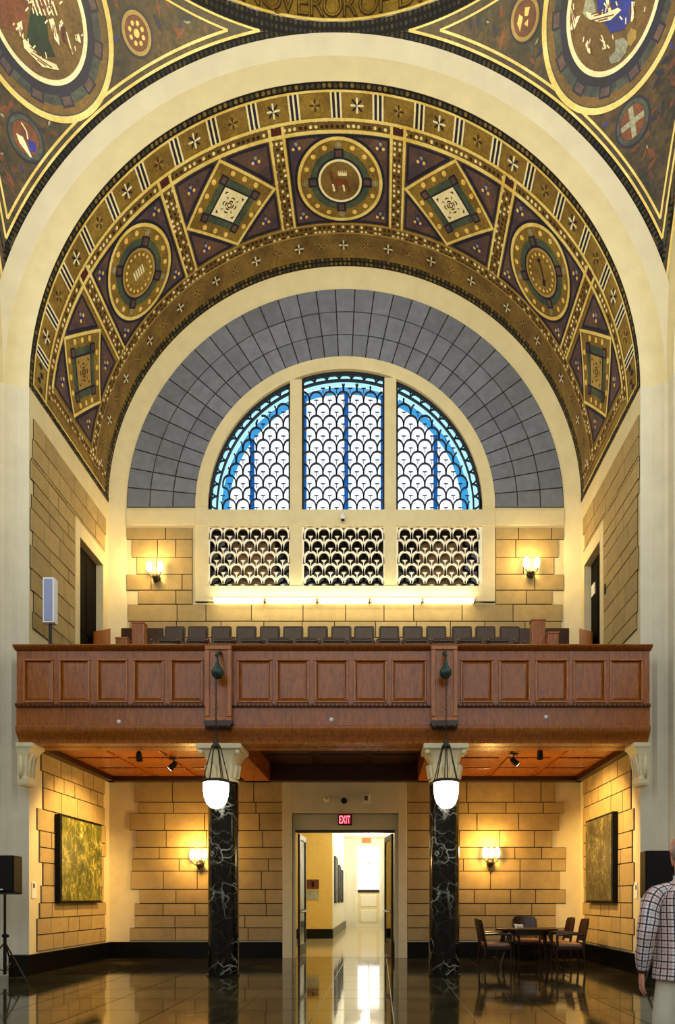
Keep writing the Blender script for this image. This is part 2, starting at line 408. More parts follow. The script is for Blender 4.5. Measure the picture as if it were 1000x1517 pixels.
def tag(o, label, cat=None, group=None, kind=None):
    o['label'] = label
    if cat: o['category'] = cat
    if group: o['group'] = group
    if kind: o['kind'] = kind
    return o
def thing(name, loc, label, cat, group=None, kind=None):
    o = bpy.data.objects.new(name, None); COL.objects.link(o); o.location = loc
    return tag(o, label, cat, group, kind)
def copy_tree(o, parent=None):
    c = o.copy(); COL.objects.link(c); c.parent = parent
    for ch in list(o.children): copy_tree(ch, c)
    return c
def B(*a): return MB().box(*a)
ORD = ['first', 'second', 'third', 'fourth', 'fifth', 'sixth', 'seventh', 'eighth', 'ninth', 'tenth', 'eleventh', 'twelfth', 'thirteenth', 'fourteenth', 'fifteenth']
UNIT = {}
def unit(mat):
    if mat not in UNIT:
        me = bpy.data.meshes.new('block')
        mb = MB().box(-.5, .5, -.5, .5, -.5, .5); me.from_pydata(mb.v, [], mb.f); me.materials.append(M[mat]); UNIT[mat] = me
    return UNIT[mat]
def letter(name, ch, mat, parent, size, off, ext):
    fc = bpy.data.curves.new('letter', 'FONT'); fc.body = ch; fc.size = size; fc.align_x = 'CENTER'; fc.offset = off; fc.extrude = ext; fc.resolution_u = 4
    tmp = bpy.data.objects.new('tmp', fc); me = bpy.data.meshes.new_from_object(tmp); bpy.data.objects.remove(tmp)
    me.materials.clear(); me.materials.append(M[mat]); return link(name, me, parent)
def ublock(name, mat, parent, x0, x1, y0, y1, z0, z1):
    o = link(name, unit(mat), parent)
    o.location = ((x0+x1)/2, (y0+y1)/2, (z0+z1)/2); o.scale = (x1-x0, y1-y0, z1-z0); return o

# ---------------------------------------------------------------- floor
fl = obj('floor', B(-7.6, 6.2, -1, DW+.2, -.12, -.012), 'joint', kind='structure'); fl['label'] = 'polished dark marble floor in large tiles'
ts = .92; gx = .012
for iy in range(11):
    y0 = 6.0-.0+iy*.90; y1 = y0+.90
    if y1 > DW: y1 = DW+.02
    if y0 >= DW: break
    for ix in range(14):
        x0 = -7.2+ix*ts
        ublock('floor_tile', 'floor', fl, x0+gx/2, x0+ts-gx/2, y0+gx/2, y1-gx/2, -.05, 0)
obj('floor_slab', B(-7.6, 6.2, -1, 6.0, -.05, 0), 'floor', fl)
obj('side_slab', B(5.70, 6.2, 6.0, DW, -.05, 0), 'floor', fl)

# ---------------------------------------------------------------- ashlar masonry
def course(parent, lo, hi, z0, z1, place, mat='stone', wmin=.5, wmax=1.05, seed=0, g=.021):
    rnd = random.Random(seed); a = lo
    while a < hi-.02:
        w = rnd.uniform(wmin, wmax)
        if hi-(a+w) < wmin*.55: w = hi-a
        place(a+g/2, a+w-g/2, z0+g/2, z1-g/2, rnd.uniform(0, .007)); a += w
def place_back(parent, ypl, mat):
    def f(a, b, z0, z1, pr): ublock('stone_block', mat, parent, a, b, ypl-.022-pr, ypl+.02, z0, z1)
    return f
def place_side(parent, x, sgn, mat):
    def f(a, b, z0, z1, pr):
        p = x+sgn*(.022+pr); q = x-sgn*.02
        ublock('stone_block', mat, parent, min(p, q), max(p, q), a, b, z0, z1)
    return f
def px(x, d): return (x-562)*d/950
def pz(y, d): return 1.35+(1332-y)*d/950

# the hall around the crossing (behind and beside the camera), open to daylight above
fh = obj('floor_hall', MB().box(XC-8.6, XC+8.6, -7.1, -1, -.12, -.012).box(XC-8.6, -7.6, -1, F+.3, -.12, -.012).box(6.2, XC+8.6, -1, F+.3, -.12, -.012), 'floor', kind='structure')
obj('wall_hall_left', B(XC-8.8, XC-8.5, -7.1, F-.3, -.1, 8.2), 'pier', kind='structure')
obj('wall_hall_right', B(XC+8.5, XC+8.8, -7.1, F-.3, -.1, 8.2), 'pier', kind='structure')
obj('wall_rear', B(XC-8.8, XC+8.8, -7.4, -7.1, -.1, 8.2), 'pier', kind='structure')

# ---------------------------------------------------------------- back wall
DX = (px(437, DW-.1), px(585, DW-.1))          # door opening
DT = pz(1230, DW)                              # its head
BW = 14.72                                     # lower wall plane
wb_ = MB()
dx0, dx1 = px(433, BW), px(590, BW)
dtop = pz(1205, BW)
wb_.box(XL-.4, dx0, BW, BW+.35, 0, ZU+1.4); wb_.box(dx1, XR+.4, BW, BW+.35, 0, ZU+1.4); wb_.box(dx0, dx1, BW, BW+.35, dtop, ZU+1.4)
RI = 5.06                                      # radius of recessed lunette
WR = 3.46                                      # outer radius of window frame
zb = pz(893, DW)                               # bottom of the grille frame
wb_.box(XL-.4, XC-WR, DW, DW+.25, ZU+1.4, ZS); wb_.box(XC+WR, XR+.4, DW, DW+.25, ZU+1.4, ZS)
wb_.box(XC-WR, XC+WR, DW, DW+.25, ZU+1.4, zb)
wb_.arcring(XC, ZS, WR-.03, R0+.3, DW, DW+.25)
wback = obj('wall_back', wb_, 'plaster', kind='structure'); wback['label'] = 'back wall of the bay with stone blocks, window and doorway'
# ring face and reveal between vault and lunette
rf = MB()
rf.arcring(XC, ZS, RI, R0+.02, DW, DW+.02, yb=DB)
for s in (-1, 1):
    a, b = XC+s*RI, XC+s*(R0+.02)
    rf.add([(a, DW, 4.6), (b, DB, 4.6), (b, DB, ZS), (a, DW, ZS), (a, DW+.02, 4.6), (b, DW+.02, 4.6), (b, DW+.02, ZS), (a, DW+.02, ZS)],
           [(0, 1, 2, 3), (4, 5, 6, 7), (0, 4, 7, 3), (1, 5, 6, 2), (3, 2, 6, 7), (0, 1, 5, 4)])
obj('arch_reveal', rf, 'plaster', wback, smooth=True, angle=30)
# lower masonry
rows = [1160, 1188.5, 1205, 1230.5, 1255.4, 1272.5, 1290.5, 1317.5, 1338.5, 1356.5, 1374.5, 1393.5]
le = [200, 206, 192, 202, 197, 196, 194, 207, 200, 200, 193]
re_ = [822, 835, 828, 818, 838, 838, 829, 838, 823, 823, 836]
mo = MB()
cas0, cas1 = px(419, BW), px(603, BW)
for i in range(11):
    z1, z0 = pz(rows[i], BW), pz(rows[i+1], BW)
    if i == 0: z1 = ZU+.3
    a, b = px(le[i], BW), px(re_[i], BW)
    course(wback, a, cas0, z0, z1, place_back(wback, BW, 'stone'), wmin=.55, wmax=1.1, seed=i+10)
    course(wback, cas1, b, z0, z1, place_back(wback, BW, 'stone'), wmin=.55, wmax=1.1, seed=i+40)
    mo.box(a, cas0, BW-.008, BW, z0, z1); mo.box(cas1, b, BW-.008, BW, z0, z1)
# upper panels beside grilles
rows2 = [782, 800, 826.5, 851.5, 875, 895.8, 921, 945, 968]
le2 = [188, 196, 203, 188, 205, 190, 192, 192]
for i in range(8):
    z1, z0 = pz(rows2[i], DW), pz(rows2[i+1], DW)
    a = px(le2[i], DW); b = 2*XC-a
    if i < 5:
        ja, jb = px(285.5, DW), px(734, DW)
        course(wback, a, ja, z0, z1, place_back(wback, DW, 'stone'), wmin=.42, wmax=.95, seed=i+70)
        course(wback, jb, b, z0, z1, place_back(wback, DW, 'stone'), wmin=.42, wmax=.95, seed=i+90)
        mo.box(a, ja, DW-.008, DW, z0, z1); mo.box(jb, b, DW-.008, DW, z0, z1)
    else:
        course(wback, a, b, z0, z1, place_back(wback, DW, 'stone'), wmin=.6, wmax=1.2, seed=i+110)
        mo.box(a, b, DW-.008, DW, z0, z1)
obj('mortar_bed', mo, 'mortar', wback)
# lunette voussoirs
mg = MB(); mg.arcring(XC, ZS, WR, RI, DW-.008, DW)
obj('lunette_mortar', mg, 'mortar_grey', wback)
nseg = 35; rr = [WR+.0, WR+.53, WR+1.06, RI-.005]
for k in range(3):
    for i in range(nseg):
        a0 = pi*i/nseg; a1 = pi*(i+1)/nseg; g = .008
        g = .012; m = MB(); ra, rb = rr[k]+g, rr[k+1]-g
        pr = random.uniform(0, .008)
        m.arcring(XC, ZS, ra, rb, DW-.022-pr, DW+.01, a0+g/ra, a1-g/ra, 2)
        obj('voussoir', m, 'stone_daylit', wback)
# horizontal cornice band below the lunette
zc0, zc1 = pz(779, DW), pz(757, DW)
for s in (-1, 1):
    a, b = sorted((XC+s*WR, XC+s*RI))
    obj('band_course', B(a, b, DW-.035, DW, zc0, zc1), 'plaster', wback, bevel=.006)

# ---------------------------------------------------------------- windows: lunette and grilles
win = obj('window_1', MB().arcring(XC, ZS+.0, 3.17, WR, DW-.06, DW+.16), 'plaster', kind='structure', smooth=True, angle=30)
win['label'] = 'half-round lunette window with scale tracery in three lights'
y0f, y1f = DW-.055, DW+.15
mul = [(px(430, DW), px(447.5, DW)), (px(569.5, DW), px(587, DW))]
zt = pz(757, DW); zg1 = pz(781, DW); zg0 = pz(870, DW)
for a, b in mul:
    top = ZS+sqrt(3.19**2-(max(abs(a-XC), abs(b-XC))-.02)**2)
    obj('mullion', B(a, b, y0f, y1f, zb, top), 'plaster', win, bevel=.008)
zfb = pz(870, DW)
obj('transom', B(XC-WR, XC+WR, y0f-.01, y1f, zg1-.0, zt+.0), 'plaster', win, bevel=.008)
obj('sill', B(XC-WR, XC+WR, y0f-.02, y1f, zb, zg0), 'plaster', win, bevel=.008)
for s in (-1, 1):
    a, b = sorted((XC+s*WR, XC+s*3.17))
    obj('jamb', B(a, b, y0f-.001, y1f, zb, ZS), 'plaster', win, bevel=.008)
lights = [(XC-3.17, mul[0][0]), (mul[0][1], mul[1][0]), (mul[1][1], XC+3.17)]
SWp = .309; RHp = .277
def inside_arc(x, z, r): return (x-XC)**2+(max(z-ZS, 0))**2 < r*r
def scales(mb, x0, x1, z0, test, w, ya, yb, wd, ht, nrow, stem=None, n=12, phase=0):
    ncol = int(round((x1-x0)/wd)); wd2 = (x1-x0)/ncol
    for r in range(nrow):
        off = 0 if (r+phase) % 2 == 0 else .5
        for c in range(-1, ncol+1):
            cx = x0+(c+.5+off)*wd2; zf = z0+r*ht
            pts = []
            for k in range(n+1):
                t = pi*k/n; e = .62
                pts.append((cx-cos(t)*wd2/2*.99, zf+ht*(abs(sin(t))**e)))
            run = []
            for p in pts:
                if x0 <= p[0] <= x1 and test(*p): run.append(p)
                else:
                    if len(run) > 1: mb.ribbon(run, w, ya, yb)
                    run = []
            if len(run) > 1: mb.ribbon(run, w, ya, yb)
            if stem: stem(mb, cx, zf, wd2, ht, x0, x1, test)
for i, (a, b) in enumerate(lights):
    tr = MB()
    def test(x, z): return inside_arc(x, z, 2.91)
    def stem(mb, cx, zf, wd, ht, x0, x1, test):
        if x0 < cx-.07 and cx+.07 < x1 and test(cx, zf+.12) and abs((cx-x0)) > .05:
            mb.box(cx-.008, cx+.008, DW+.03, DW+.05, zf-.02, zf+.085); mb.box(cx-.05, cx+.05, DW+.03, DW+.05, zf+.075, zf+.093)
    scales(tr, a+.01, b-.01, zt+.02, test, .030, DW+.02, DW+.06, SWp, RHp, 12, stem)
    # border arc with small lunettes following the curve
    def arcline(r, w, wy=(DW+.01, DW+.07)):
        run = []
        for k in range(241):
            t = pi*k/240; x, z = XC+r*cos(t), ZS+r*sin(t)
            if a <= x <= b: run.append((x, z))
            elif run: tr.ribbon(run, w, *wy); run = []
        if len(run) > 1: tr.ribbon(run, w, *wy)
    arcline(3.14, .07); arcline(2.98, .035)
    for k in range(33):
        t0 = pi*(k)/33; tm = pi*(k+.5)/33
        pts = []
        for q in range(9):
            s_ = pi*q/8; rr_ = 2.99+.14*sin(s_); tt = t0+(pi/33)*(1-cos(s_))/2
            p = (XC+rr_*cos(tt), ZS+rr_*sin(tt))
            if a < p[0] < b: pts.append(p)
        if len(pts) > 2: tr.ribbon(pts, .03, DW+.02, DW+.06)
    zedge = lambda x: ZS+sqrt(max(3.16**2-(x-XC)**2, 0))
    for xx in (a+.02, b-.02):
        if zedge(xx) > zt+.3: tr.box(xx-.022, xx+.022, DW+.01, DW+.06, zt, zedge(xx))
    tr.box(a, b, DW+.01, DW+.06, zt, zt+.035)
    obj('tracery', tr, 'lead', win)
    # glazing: main clear glass, tinted border and bars of the outer sash
    def pane(r, y, x0=a, x1=b, m=24):
        mb = MB(); top = []
        for k in range(m+1):
            x = x0+(x1-x0)*k/m; top.append((x, ZS+sqrt(max(r*r-(x-XC)**2, 0)) if abs(x-XC) < r else ZS))
        vs = [(x, y, zt) for x, z in top]+[(x, y, max(z, zt)) for x, z in top]
        return mb.add(vs, [(k, k+1, m+2+k, m+1+k) for k in range(m)])
    obj('glass_pane', pane(3.15, DW+.10), 'glass', win)
    bl = MB()
    def arcband(ra, rb, y):
        n = 120
        for k in range(n):
            t0, t1 = pi*k/n, pi*(k+1)/n
            xs = [XC+rb*cos(t) for t in (t0, t1)]
            if min(xs) < a or max(xs) > b: continue
            bl.add([(XC+ra*cos(t0), y, ZS+ra*sin(t0)), (XC+rb*cos(t0), y, ZS+rb*sin(t0)), (XC+rb*cos(t1), y, ZS+rb*sin(t1)), (XC+ra*cos(t1), y, ZS+ra*sin(t1))], [(0, 1, 2, 3)])
    arcband(2.72, 2.90, DW+.13)
    xm = [px(372, DW), XC+.02, px(646, DW)][i]
    zz = ZS+sqrt(2.75**2-(xm-XC)**2)
    bl.box(xm-.05, xm+.05, DW+.12, DW+.16, zt, zz)
    xe = [b-.0, a, a][i]
    if i == 1:
        for xx in (a+.05, b-.05): bl.box(xx-.04, xx+.04, DW+.12, DW+.14, zt, ZS+2.7)
    obj('sash_bar', bl, 'bluefilm', win, recalc=False)
    aq = MB()
    n = 120
    for k in range(n):
        t0, t1 = pi*k/n, pi*(k+1)/n; rb, ra, y = 3.14, 2.9, DW+.115
        xs = [XC+rb*cos(t) for t in (t0, t1)]
        if min(xs) < a or max(xs) > b: continue
        aq.add([(XC+ra*cos(t0), y, ZS+ra*sin(t0)), (XC+rb*cos(t0), y, ZS+rb*sin(t0)), (XC+rb*cos(t1), y, ZS+rb*sin(t1)), (XC+ra*cos(t1), y, ZS+ra*sin(t1))], [(0, 1, 2, 3)])
    obj('border_pane', aq, 'aquafilm', win, recalc=False)
# grilles
w2 = obj('window_2', B(XC-3.3, XC+3.3, DW+.14, DW+.17, zb, ZS-.2), 'darkglass', kind='structure'); w2['label'] = 'three white pierced scale-pattern grilles below the lunette'
gl_ = [(px(311, DW), px(428.5, DW)), (px(450.5, DW), px(568, DW)), (px(590, DW), px(709, DW))]
edges = [(XC-3.18, mul[0][0]), (mul[0][1], mul[1][0]), (mul[1][1], XC+3.18)]
for i, (a, b) in enumerate(gl_):
    g = MB(); ya, yb = DW-.01, DW+.012
    def test(x, z): return zg0 <= z <= zg1
    def stem(mb, cx, zf, wd, ht, x0, x1, test):
        if not (x0 < cx < x1): return
        hw = .020; zf2 = max(zf-.08, zg0)
        mb.box(cx-hw/2, cx+hw/2, ya+.01, yb, zf2, zf+.07)
        z = zf+.055
        L = max(cx-.055, x0); Rr_ = min(cx+.055, x1)
        v = [(cx-.014, ya, z-.02), (cx+.014, ya, z-.02), (Rr_, ya, z+.03), (L, ya, z+.03)]
        v += [(p[0], yb, p[2]) for p in v]
        mb.add(v, [(0, 1, 2, 3), (7, 6, 5, 4), (0, 4, 5, 1), (1, 5, 6, 2), (2, 6, 7, 3), (3, 7, 4, 0)])
    scales(g, a, b, zg0-.02, test, .052, ya, yb, .312, .280, 5, stem, n=16)
    g.box(edges[i][0], a, ya, yb, zg0, zg1); g.box(b, edges[i][1], ya, yb, zg0, zg1); g.box(a, b, ya, yb, zg0-.01, zg0+.03); g.box(a, b, ya, yb, zg1-.012, zg1)
    obj('grille', g, 'grille_white', w2)
    if i != 1: obj('painted_reflection', B(a+.5, b-.35, DW+.12, DW+.138, zg0, zg1-.3), 'reflection_tan', w2)  # tan sheet painted as a reflection behind the outer grilles

# ---------------------------------------------------------------- side walls
DXZ = 8.82
def side(s, name):
    x = XL if s > 0 else XR                    # s: direction into the bay
    xo = x-s*.45
    a, b = sorted((x, xo)); m = MB()
    dy0, dy1 = (13.23, 14.33) if s > 0 else (13.36, 14.38)
    m.box(a, b, F+.02, dy0, 0, ZS+.05); m.box(a, b, dy1, DW+.1, 0, ZS+.05)
    m.box(a, b, dy0, dy1, 0, 5.2); m.box(a, b, dy0, dy1, DXZ, ZS+.05)
    w = obj(name, m, 'plaster', kind='structure')
    mo = MB()
    # casing round the upper door
    cs = MB()
    p, q = sorted((x, x+s*.03))
    cs.box(p, q, dy0-.20, dy0, 5.2, DXZ+.32); cs.box(p, q, dy1, dy1+.08, 5.2, DXZ+.32); cs.box(p, q, dy0, dy1, DXZ, DXZ+.32)
    obj('door_casing', cs, 'plaster', w, bevel=.006)
    # upper masonry
    hs = [.38, .36, .37, .33, .25, .26, .40, .26, .42, .38, .36, .30]
    z = 9.95; k = 0
    for h in hs:
        z1, z0 = z, z-h; z = z0
        if z1 < 5.6: break
        rnd = random.Random(900+k+(50 if s < 0 else 0)); ylo = F+rnd.choice([.02, .04, .06, .10, .13]); k += 1
        if z0 > DXZ+.32: segs = [(ylo, 14.5-rnd.choice([0, .12, .05]))]
        elif z1 > DXZ+.32: z0 = max(z0, DXZ+.32); segs = [(ylo, 14.45)]; z = z0
        else: segs = [(ylo, dy0-.205)]
        for a_, b_ in segs:
            course(w, a_, b_, z0, z1, place_side(w, x, s, 'stone'), wmin=.36, wmax=.72, seed=k*3+(s+2)*100)
            c0, c1 = sorted((x, x+s*.008)); mo.box(c0, c1, a_, b_, z0, z1)
    # lower masonry
    z = ZU+.3; k = 0
    for h in [.62, .30, .40, .40, .30, .28, .42, .32, .28, .30, .30, .30]:
        z1, z0 = z, z-h; z = z0; z0 = max(z0, .37)
        if z1 < .5: break
        rnd = random.Random(300+k+(50 if s < 0 else 0)); k += 1
        ylo = F+.24+rnd.choice([.0, .08, .14, .2]); yhi = 14.5-rnd.choice([0, .06, .12])
        course(w, ylo, yhi, z0, z1, place_side(w, x, s, 'stone'), wmin=.36, wmax=.72, seed=k*7+(s+2)*70)
        c0, c1 = sorted((x, x+s*.008)); mo.box(c0, c1, ylo, yhi, z0, z1)
    obj('mortar_bed', mo, 'mortar', w)
    return w, dy0, dy1
wl, ldy0, ldy1 = side(1, 'wall_left'); wl['label'] = 'left side wall of the bay in stone blocks'
wr, rdy0, rdy1 = side(-1, 'wall_right'); wr['label'] = 'right side wall of the bay in stone blocks'
# upper doors in the side walls
for s, x, y0, y1, nm in ((1, XL, ldy0, ldy1, 'door_1'), (-1, XR, rdy0, rdy1, 'door_2')):
    a, b = sorted((x-s*.13, x-s*.19))
    d = obj(nm, B(a, b, y0, y1, 5.2, DXZ), 'door_dark', kind='structure')
    d['label'] = 'dark gallery door set deep in the side wall'
    a, b = sorted((x-s*.115, x-s*.13))
    for z0, z1 in ((5.4, 6.9), (7.05, 8.6)):
        for k in range(2):
            q0 = y0+.1+k*(y1-y0-.1)/2
            obj('door_panel', B(a, b, q0, q0+(y1-y0)/2-.15, z0, z1), 'door_dark', d, bevel=.01)
    obj('door_handle', MB().lathe([(.02, 0), (.02, .05), (.035, .06), (.035, .09), (.01, .1)], (x-s*.115, y1-.12, 7.0), 12, 'x') if s > 0 else
        MB().lathe([(.02, 0), (.02, -.05), (.035, -.06), (.035, -.09), (.01, -.1)], (x-s*.115, y1-.12, 7.0), 12, 'x'), 'bronze', d)
sg = obj('notice_card', B(XR+.09, XR+.113, 14.05, 14.25, 8.05, 8.3), 'paper'); tag(sg, 'small white notice on the dark right gallery door', 'sign')
sw = obj('wall_switch', B(XR-.045, XR-.01, 13.0, 13.06, 7.55, 7.75), 'blackplastic', bevel=.005); tag(sw, 'small dark switch box on right wall near the gallery door', 'switch')

# ---------------------------------------------------------------- piers and front arch
XPL, XPR = XC-5.86, XC+5.86
def pier(s, name):
    m = MB()
    a, b = XC+s*R0, XC+s*5.62
    x0, x1 = sorted((a, b)); m.box(x0, x1, F, F+.02, 0, ZS)
    c = XC+s*5.86
    # moulded edge then return and outer face
    v = [(b, F, 0), (XC+s*5.68, F-.07, 0), (XC+s*5.80, F-.07, 0), (c, F-.10, 0), (c, F-.3, 0), (XC+s*8.5, F-.3, 0), (XC+s*8.5, F+.5, 0), (b, F+.5, 0)]
    n = len(v); vv = v+[(p[0], p[1], ZS) for p in v]
    m.add(vv, [tuple(range(n)), tuple(range(2*n-1, n-1, -1))]+[(i, (i+1) % n, n+(i+1) % n, n+i) for i in range(n)])
    w = obj(name, m, 'pier', kind='structure')
    # ashlar joints of the outer face
    z = .5; k = 0
    while z < ZS-.3:
        h = [.62, .48, .7, .55][k % 4]; k += 1
        x0, x1 = sorted((c+s*.02, XC+s*8.5))
        nn = 0; q = x0
        xs = [x0, x0+(x1-x0)*(.35 if k % 2 else .7), x1]
        for q0, q1 in zip(xs, xs[1:]): ublock('pier_block', 'pier', w, q0+.004, q1-.004, F-.312, F-.29, z+.004, min(z+h, ZS)-.004)
        z += h
    # ashlar of the inner flat
    return w
pl = pier(-1, 'wall_left_pier'); pl['label'] = 'pale stone pier left of the bay'
pr_ = pier(1, 'wall_right_pier'); pr_['label'] = 'pale stone pier right of the bay'
# front arch ring
ar = MB()
ar.arcring(XC, ZS, R0, 5.86, F, F+.12, n=96)
ar2 = MB(); ta = asin(1.60/R1)
ar2.arcring(XC, ZS, 5.86, R1, F, F+.12, ta*0, pi, 96, yb=F-.11)
arch = obj('trim_1', ar, 'plaster', kind='structure', smooth=True, angle=30); arch['label'] = 'wide cream arch ring in front of the gold vault'
obj('outer_moulding', ar2, 'pier', arch, smooth=True, angle=30)  # greyer tone puts the ring's shading into its colour

# side arches of the crossing
RA = F-.3-CY
for s, nm in ((-1, 'trim_4'), (1, 'trim_5')):
    m = MB().patch(lambda x, t: (XC+s*x, CY+RA*sin(t), ZS+RA*cos(t)), 5.86, 8.5, -pi/2, pi/2, 2, 64)
    o = obj(nm, m, 'plaster', kind='structure', smooth=True); o['label'] = 'cream soffit of the %s side arch of the hall' % ('left' if s < 0 else 'right')
    rs = sqrt(RS*RS-HW*HW)+.01
    obj('arch_face', MB().patch(lambda r, t: (XC+s*5.868, CY+r*sin(t), ZS+r*cos(t)), RA, rs, -pi/2, pi/2, 1, 64), 'plaster', o)

# ---------------------------------------------------------------- vault with mosaics
def V(u, v, h=0.0):       # u: arc length from crown (+right), v: depth
    t = u/R0; r = R0-h
    return (XC+r*sin(t), v, ZS+r*cos(t))
D2 = pi/180*R0            # metres per degree
v_ = MB().patch(lambda u, v: V(u, v), -90*D2, 90*D2, F, DB+.01, 96, 4)
vault = obj('ceiling', v_, 'gold', kind='structure', smooth=True); vault['label'] = 'gold mosaic barrel vault over the bay'
def band(name, u0, u1, v0, v1, h, mat, nu=96):
    return obj(name, MB().patch(lambda u, v: V(u, v, h), u0, u1, v0, v1, nu, 1), mat, vault, smooth=True)
A90 = 90*D2
band('dotted_border', -A90, A90, F+.0, 11.46, .006, 'darkdots')
band('gold_line', -A90, A90, 11.46, 11.495, .012, 'line')
band('gold_line', -A90, A90, 11.875, 11.925, .012, 'line')
band('chain_band', -87*D2, 87*D2, 11.925, 12.055, .008, 'chain')
band('gold_line', -86.5*D2, 86.5*D2, 12.055, 12.115, .013, 'line')
band('gold_line', -86.5*D2, 86.5*D2, 13.72, 13.755, .012, 'dimline')
band('chain_band', -86.5*D2, 86.5*D2, 13.755, 13.915, .008, 'chain')
band('gold_line', -86.5*D2, 86.5*D2, 13.915, 13.945, .012, 'dimline')
band('cross_band', -A90, A90, 13.945, 14.43, .004, 'goldbrown')
band('dotted_border', -A90, A90, 14.47, 14.66, .006, 'darkdots')
for s in (-1, 1):
    q = sorted((s*88.8*D2, s*90*D2)); band('dotted_border', q[0], q[1], F, DB, .015, 'darkdots', 2)
    q = sorted((s*88.5*D2, s*88.8*D2)); band('gold_line', q[0], q[1], 11.47, DB-.2, .017, 'line', 2)
    q = sorted((s*84.4*D2, s*85.8*D2)); band('chain_band', q[0], q[1], 12.05, DB-.2, .0155, 'chain', 2)
    for e in (84.2, 86.0):
        q = sorted((s*e*D2, s*(e+.25)*D2)); band('gold_line', q[0], q[1], 12.05, DB-.3, .017, 'dimline', 2)
# triple line bars and cross motifs between them
cm = MB()
for a in range(0, 180, 45):
    r = radians(a); c, s_ = cos(r), sin(r); L, w = .12, .016
    cm.add([(-L*c-w*s_, -L*s_+w*c, 0), (-L*c+w*s_, -L*s_-w*c, 0), (L*c+w*s_, L*s_-w*c, .001), (L*c-w*s_, L*s_+w*c, .001)], [(0, 1, 2, 3)])
def flat_mesh(name, mb, mats, idx=None):
    me = bpy.data.meshes.new(name); me.from_pydata(mb.v, [], mb.f)
    for m_ in mats: me.materials.append(M[m_])
    if idx:
        for i, p in enumerate(me.polygons): p.material_index = idx[i]
    return me
crossA = flat_mesh('cross', cm, ['cream', 'navy'], [0, 1, 0, 1])
crossB = flat_mesh('cross_dim', cm, ['dimline', 'inscr'], [1, 0, 1, 0])
fm = MB(); fi = []
for (x, y, r, k) in ((0, .05, .035, 0), (-.06, -.02, .032, 1), (.06, -.02, .032, 1), (0, -.03, .03, 2), (0, .11, .02, 2), (-.03, .02, .03, 2)):
    n = 6; fm.add([(x+r*cos(2*pi*i/n), y+r*sin(2*pi*i/n), .001) for i in range(n)], [tuple(range(n))]); fi.append(k)
flower = flat_mesh('flower', fm, ['palegrey', 'dot', 'blue'], fi)
def on_vault(name, me, u, v, h=.01, sc=1, rot=0):
    t = u/R0; p = Vector(V(u, v, h)); nrm = Vector((XC, v, ZS))-p; nrm.normalize()
    ex = Vector((cos(t), 0, -sin(t))); ey = nrm.cross(ex)
    m = Matrix((ex, ey, nrm)).transposed().to_4x4(); m = m @ Matrix.Rotation(rot, 4, 'Z')
    o = link(name, me, vault); o.matrix_world = Matrix.Translation(p) @ m @ Matrix.Scale(sc, 4); return o
PD = 24.45
for k in range(-10, 11):
    u = k*PD/3*D2
    b = MB(); b2 = MB()
    for dx_, w in ((-.085, .035), (0, .035), (.085, .035)):
        b.mquad2(V, [(u+dx_-w/2, 11.495), (u+dx_+w/2, 11.495), (u+dx_+w/2, 11.875), (u+dx_-w/2, 11.875)], .011, 1)
    b2.mquad2(V, [(u-.07, 11.495), (u+.07, 11.495), (u+.07, 11.875), (u-.07, 11.875)], .007, 1)
    o = obj('triple_bar', b, 'cream', vault); obj('bar_ground', b2, 'navy', o)
for k in range(-10, 10):
    on_vault('cross_motif', crossA if k % 2 == 0 else crossB, (k+.5)*PD/3*D2, 11.685, .009, 1.0 if k % 2 == 0 else .8)
k = -84
while k <= 84.1:
    i_ = int(round(k/5.25))
    on_vault('cross_motif', crossA if i_ % 2 == 0 else crossB, k*D2, 14.19, .009, .85 if i_ % 2 == 0 else .6); k += 5.25
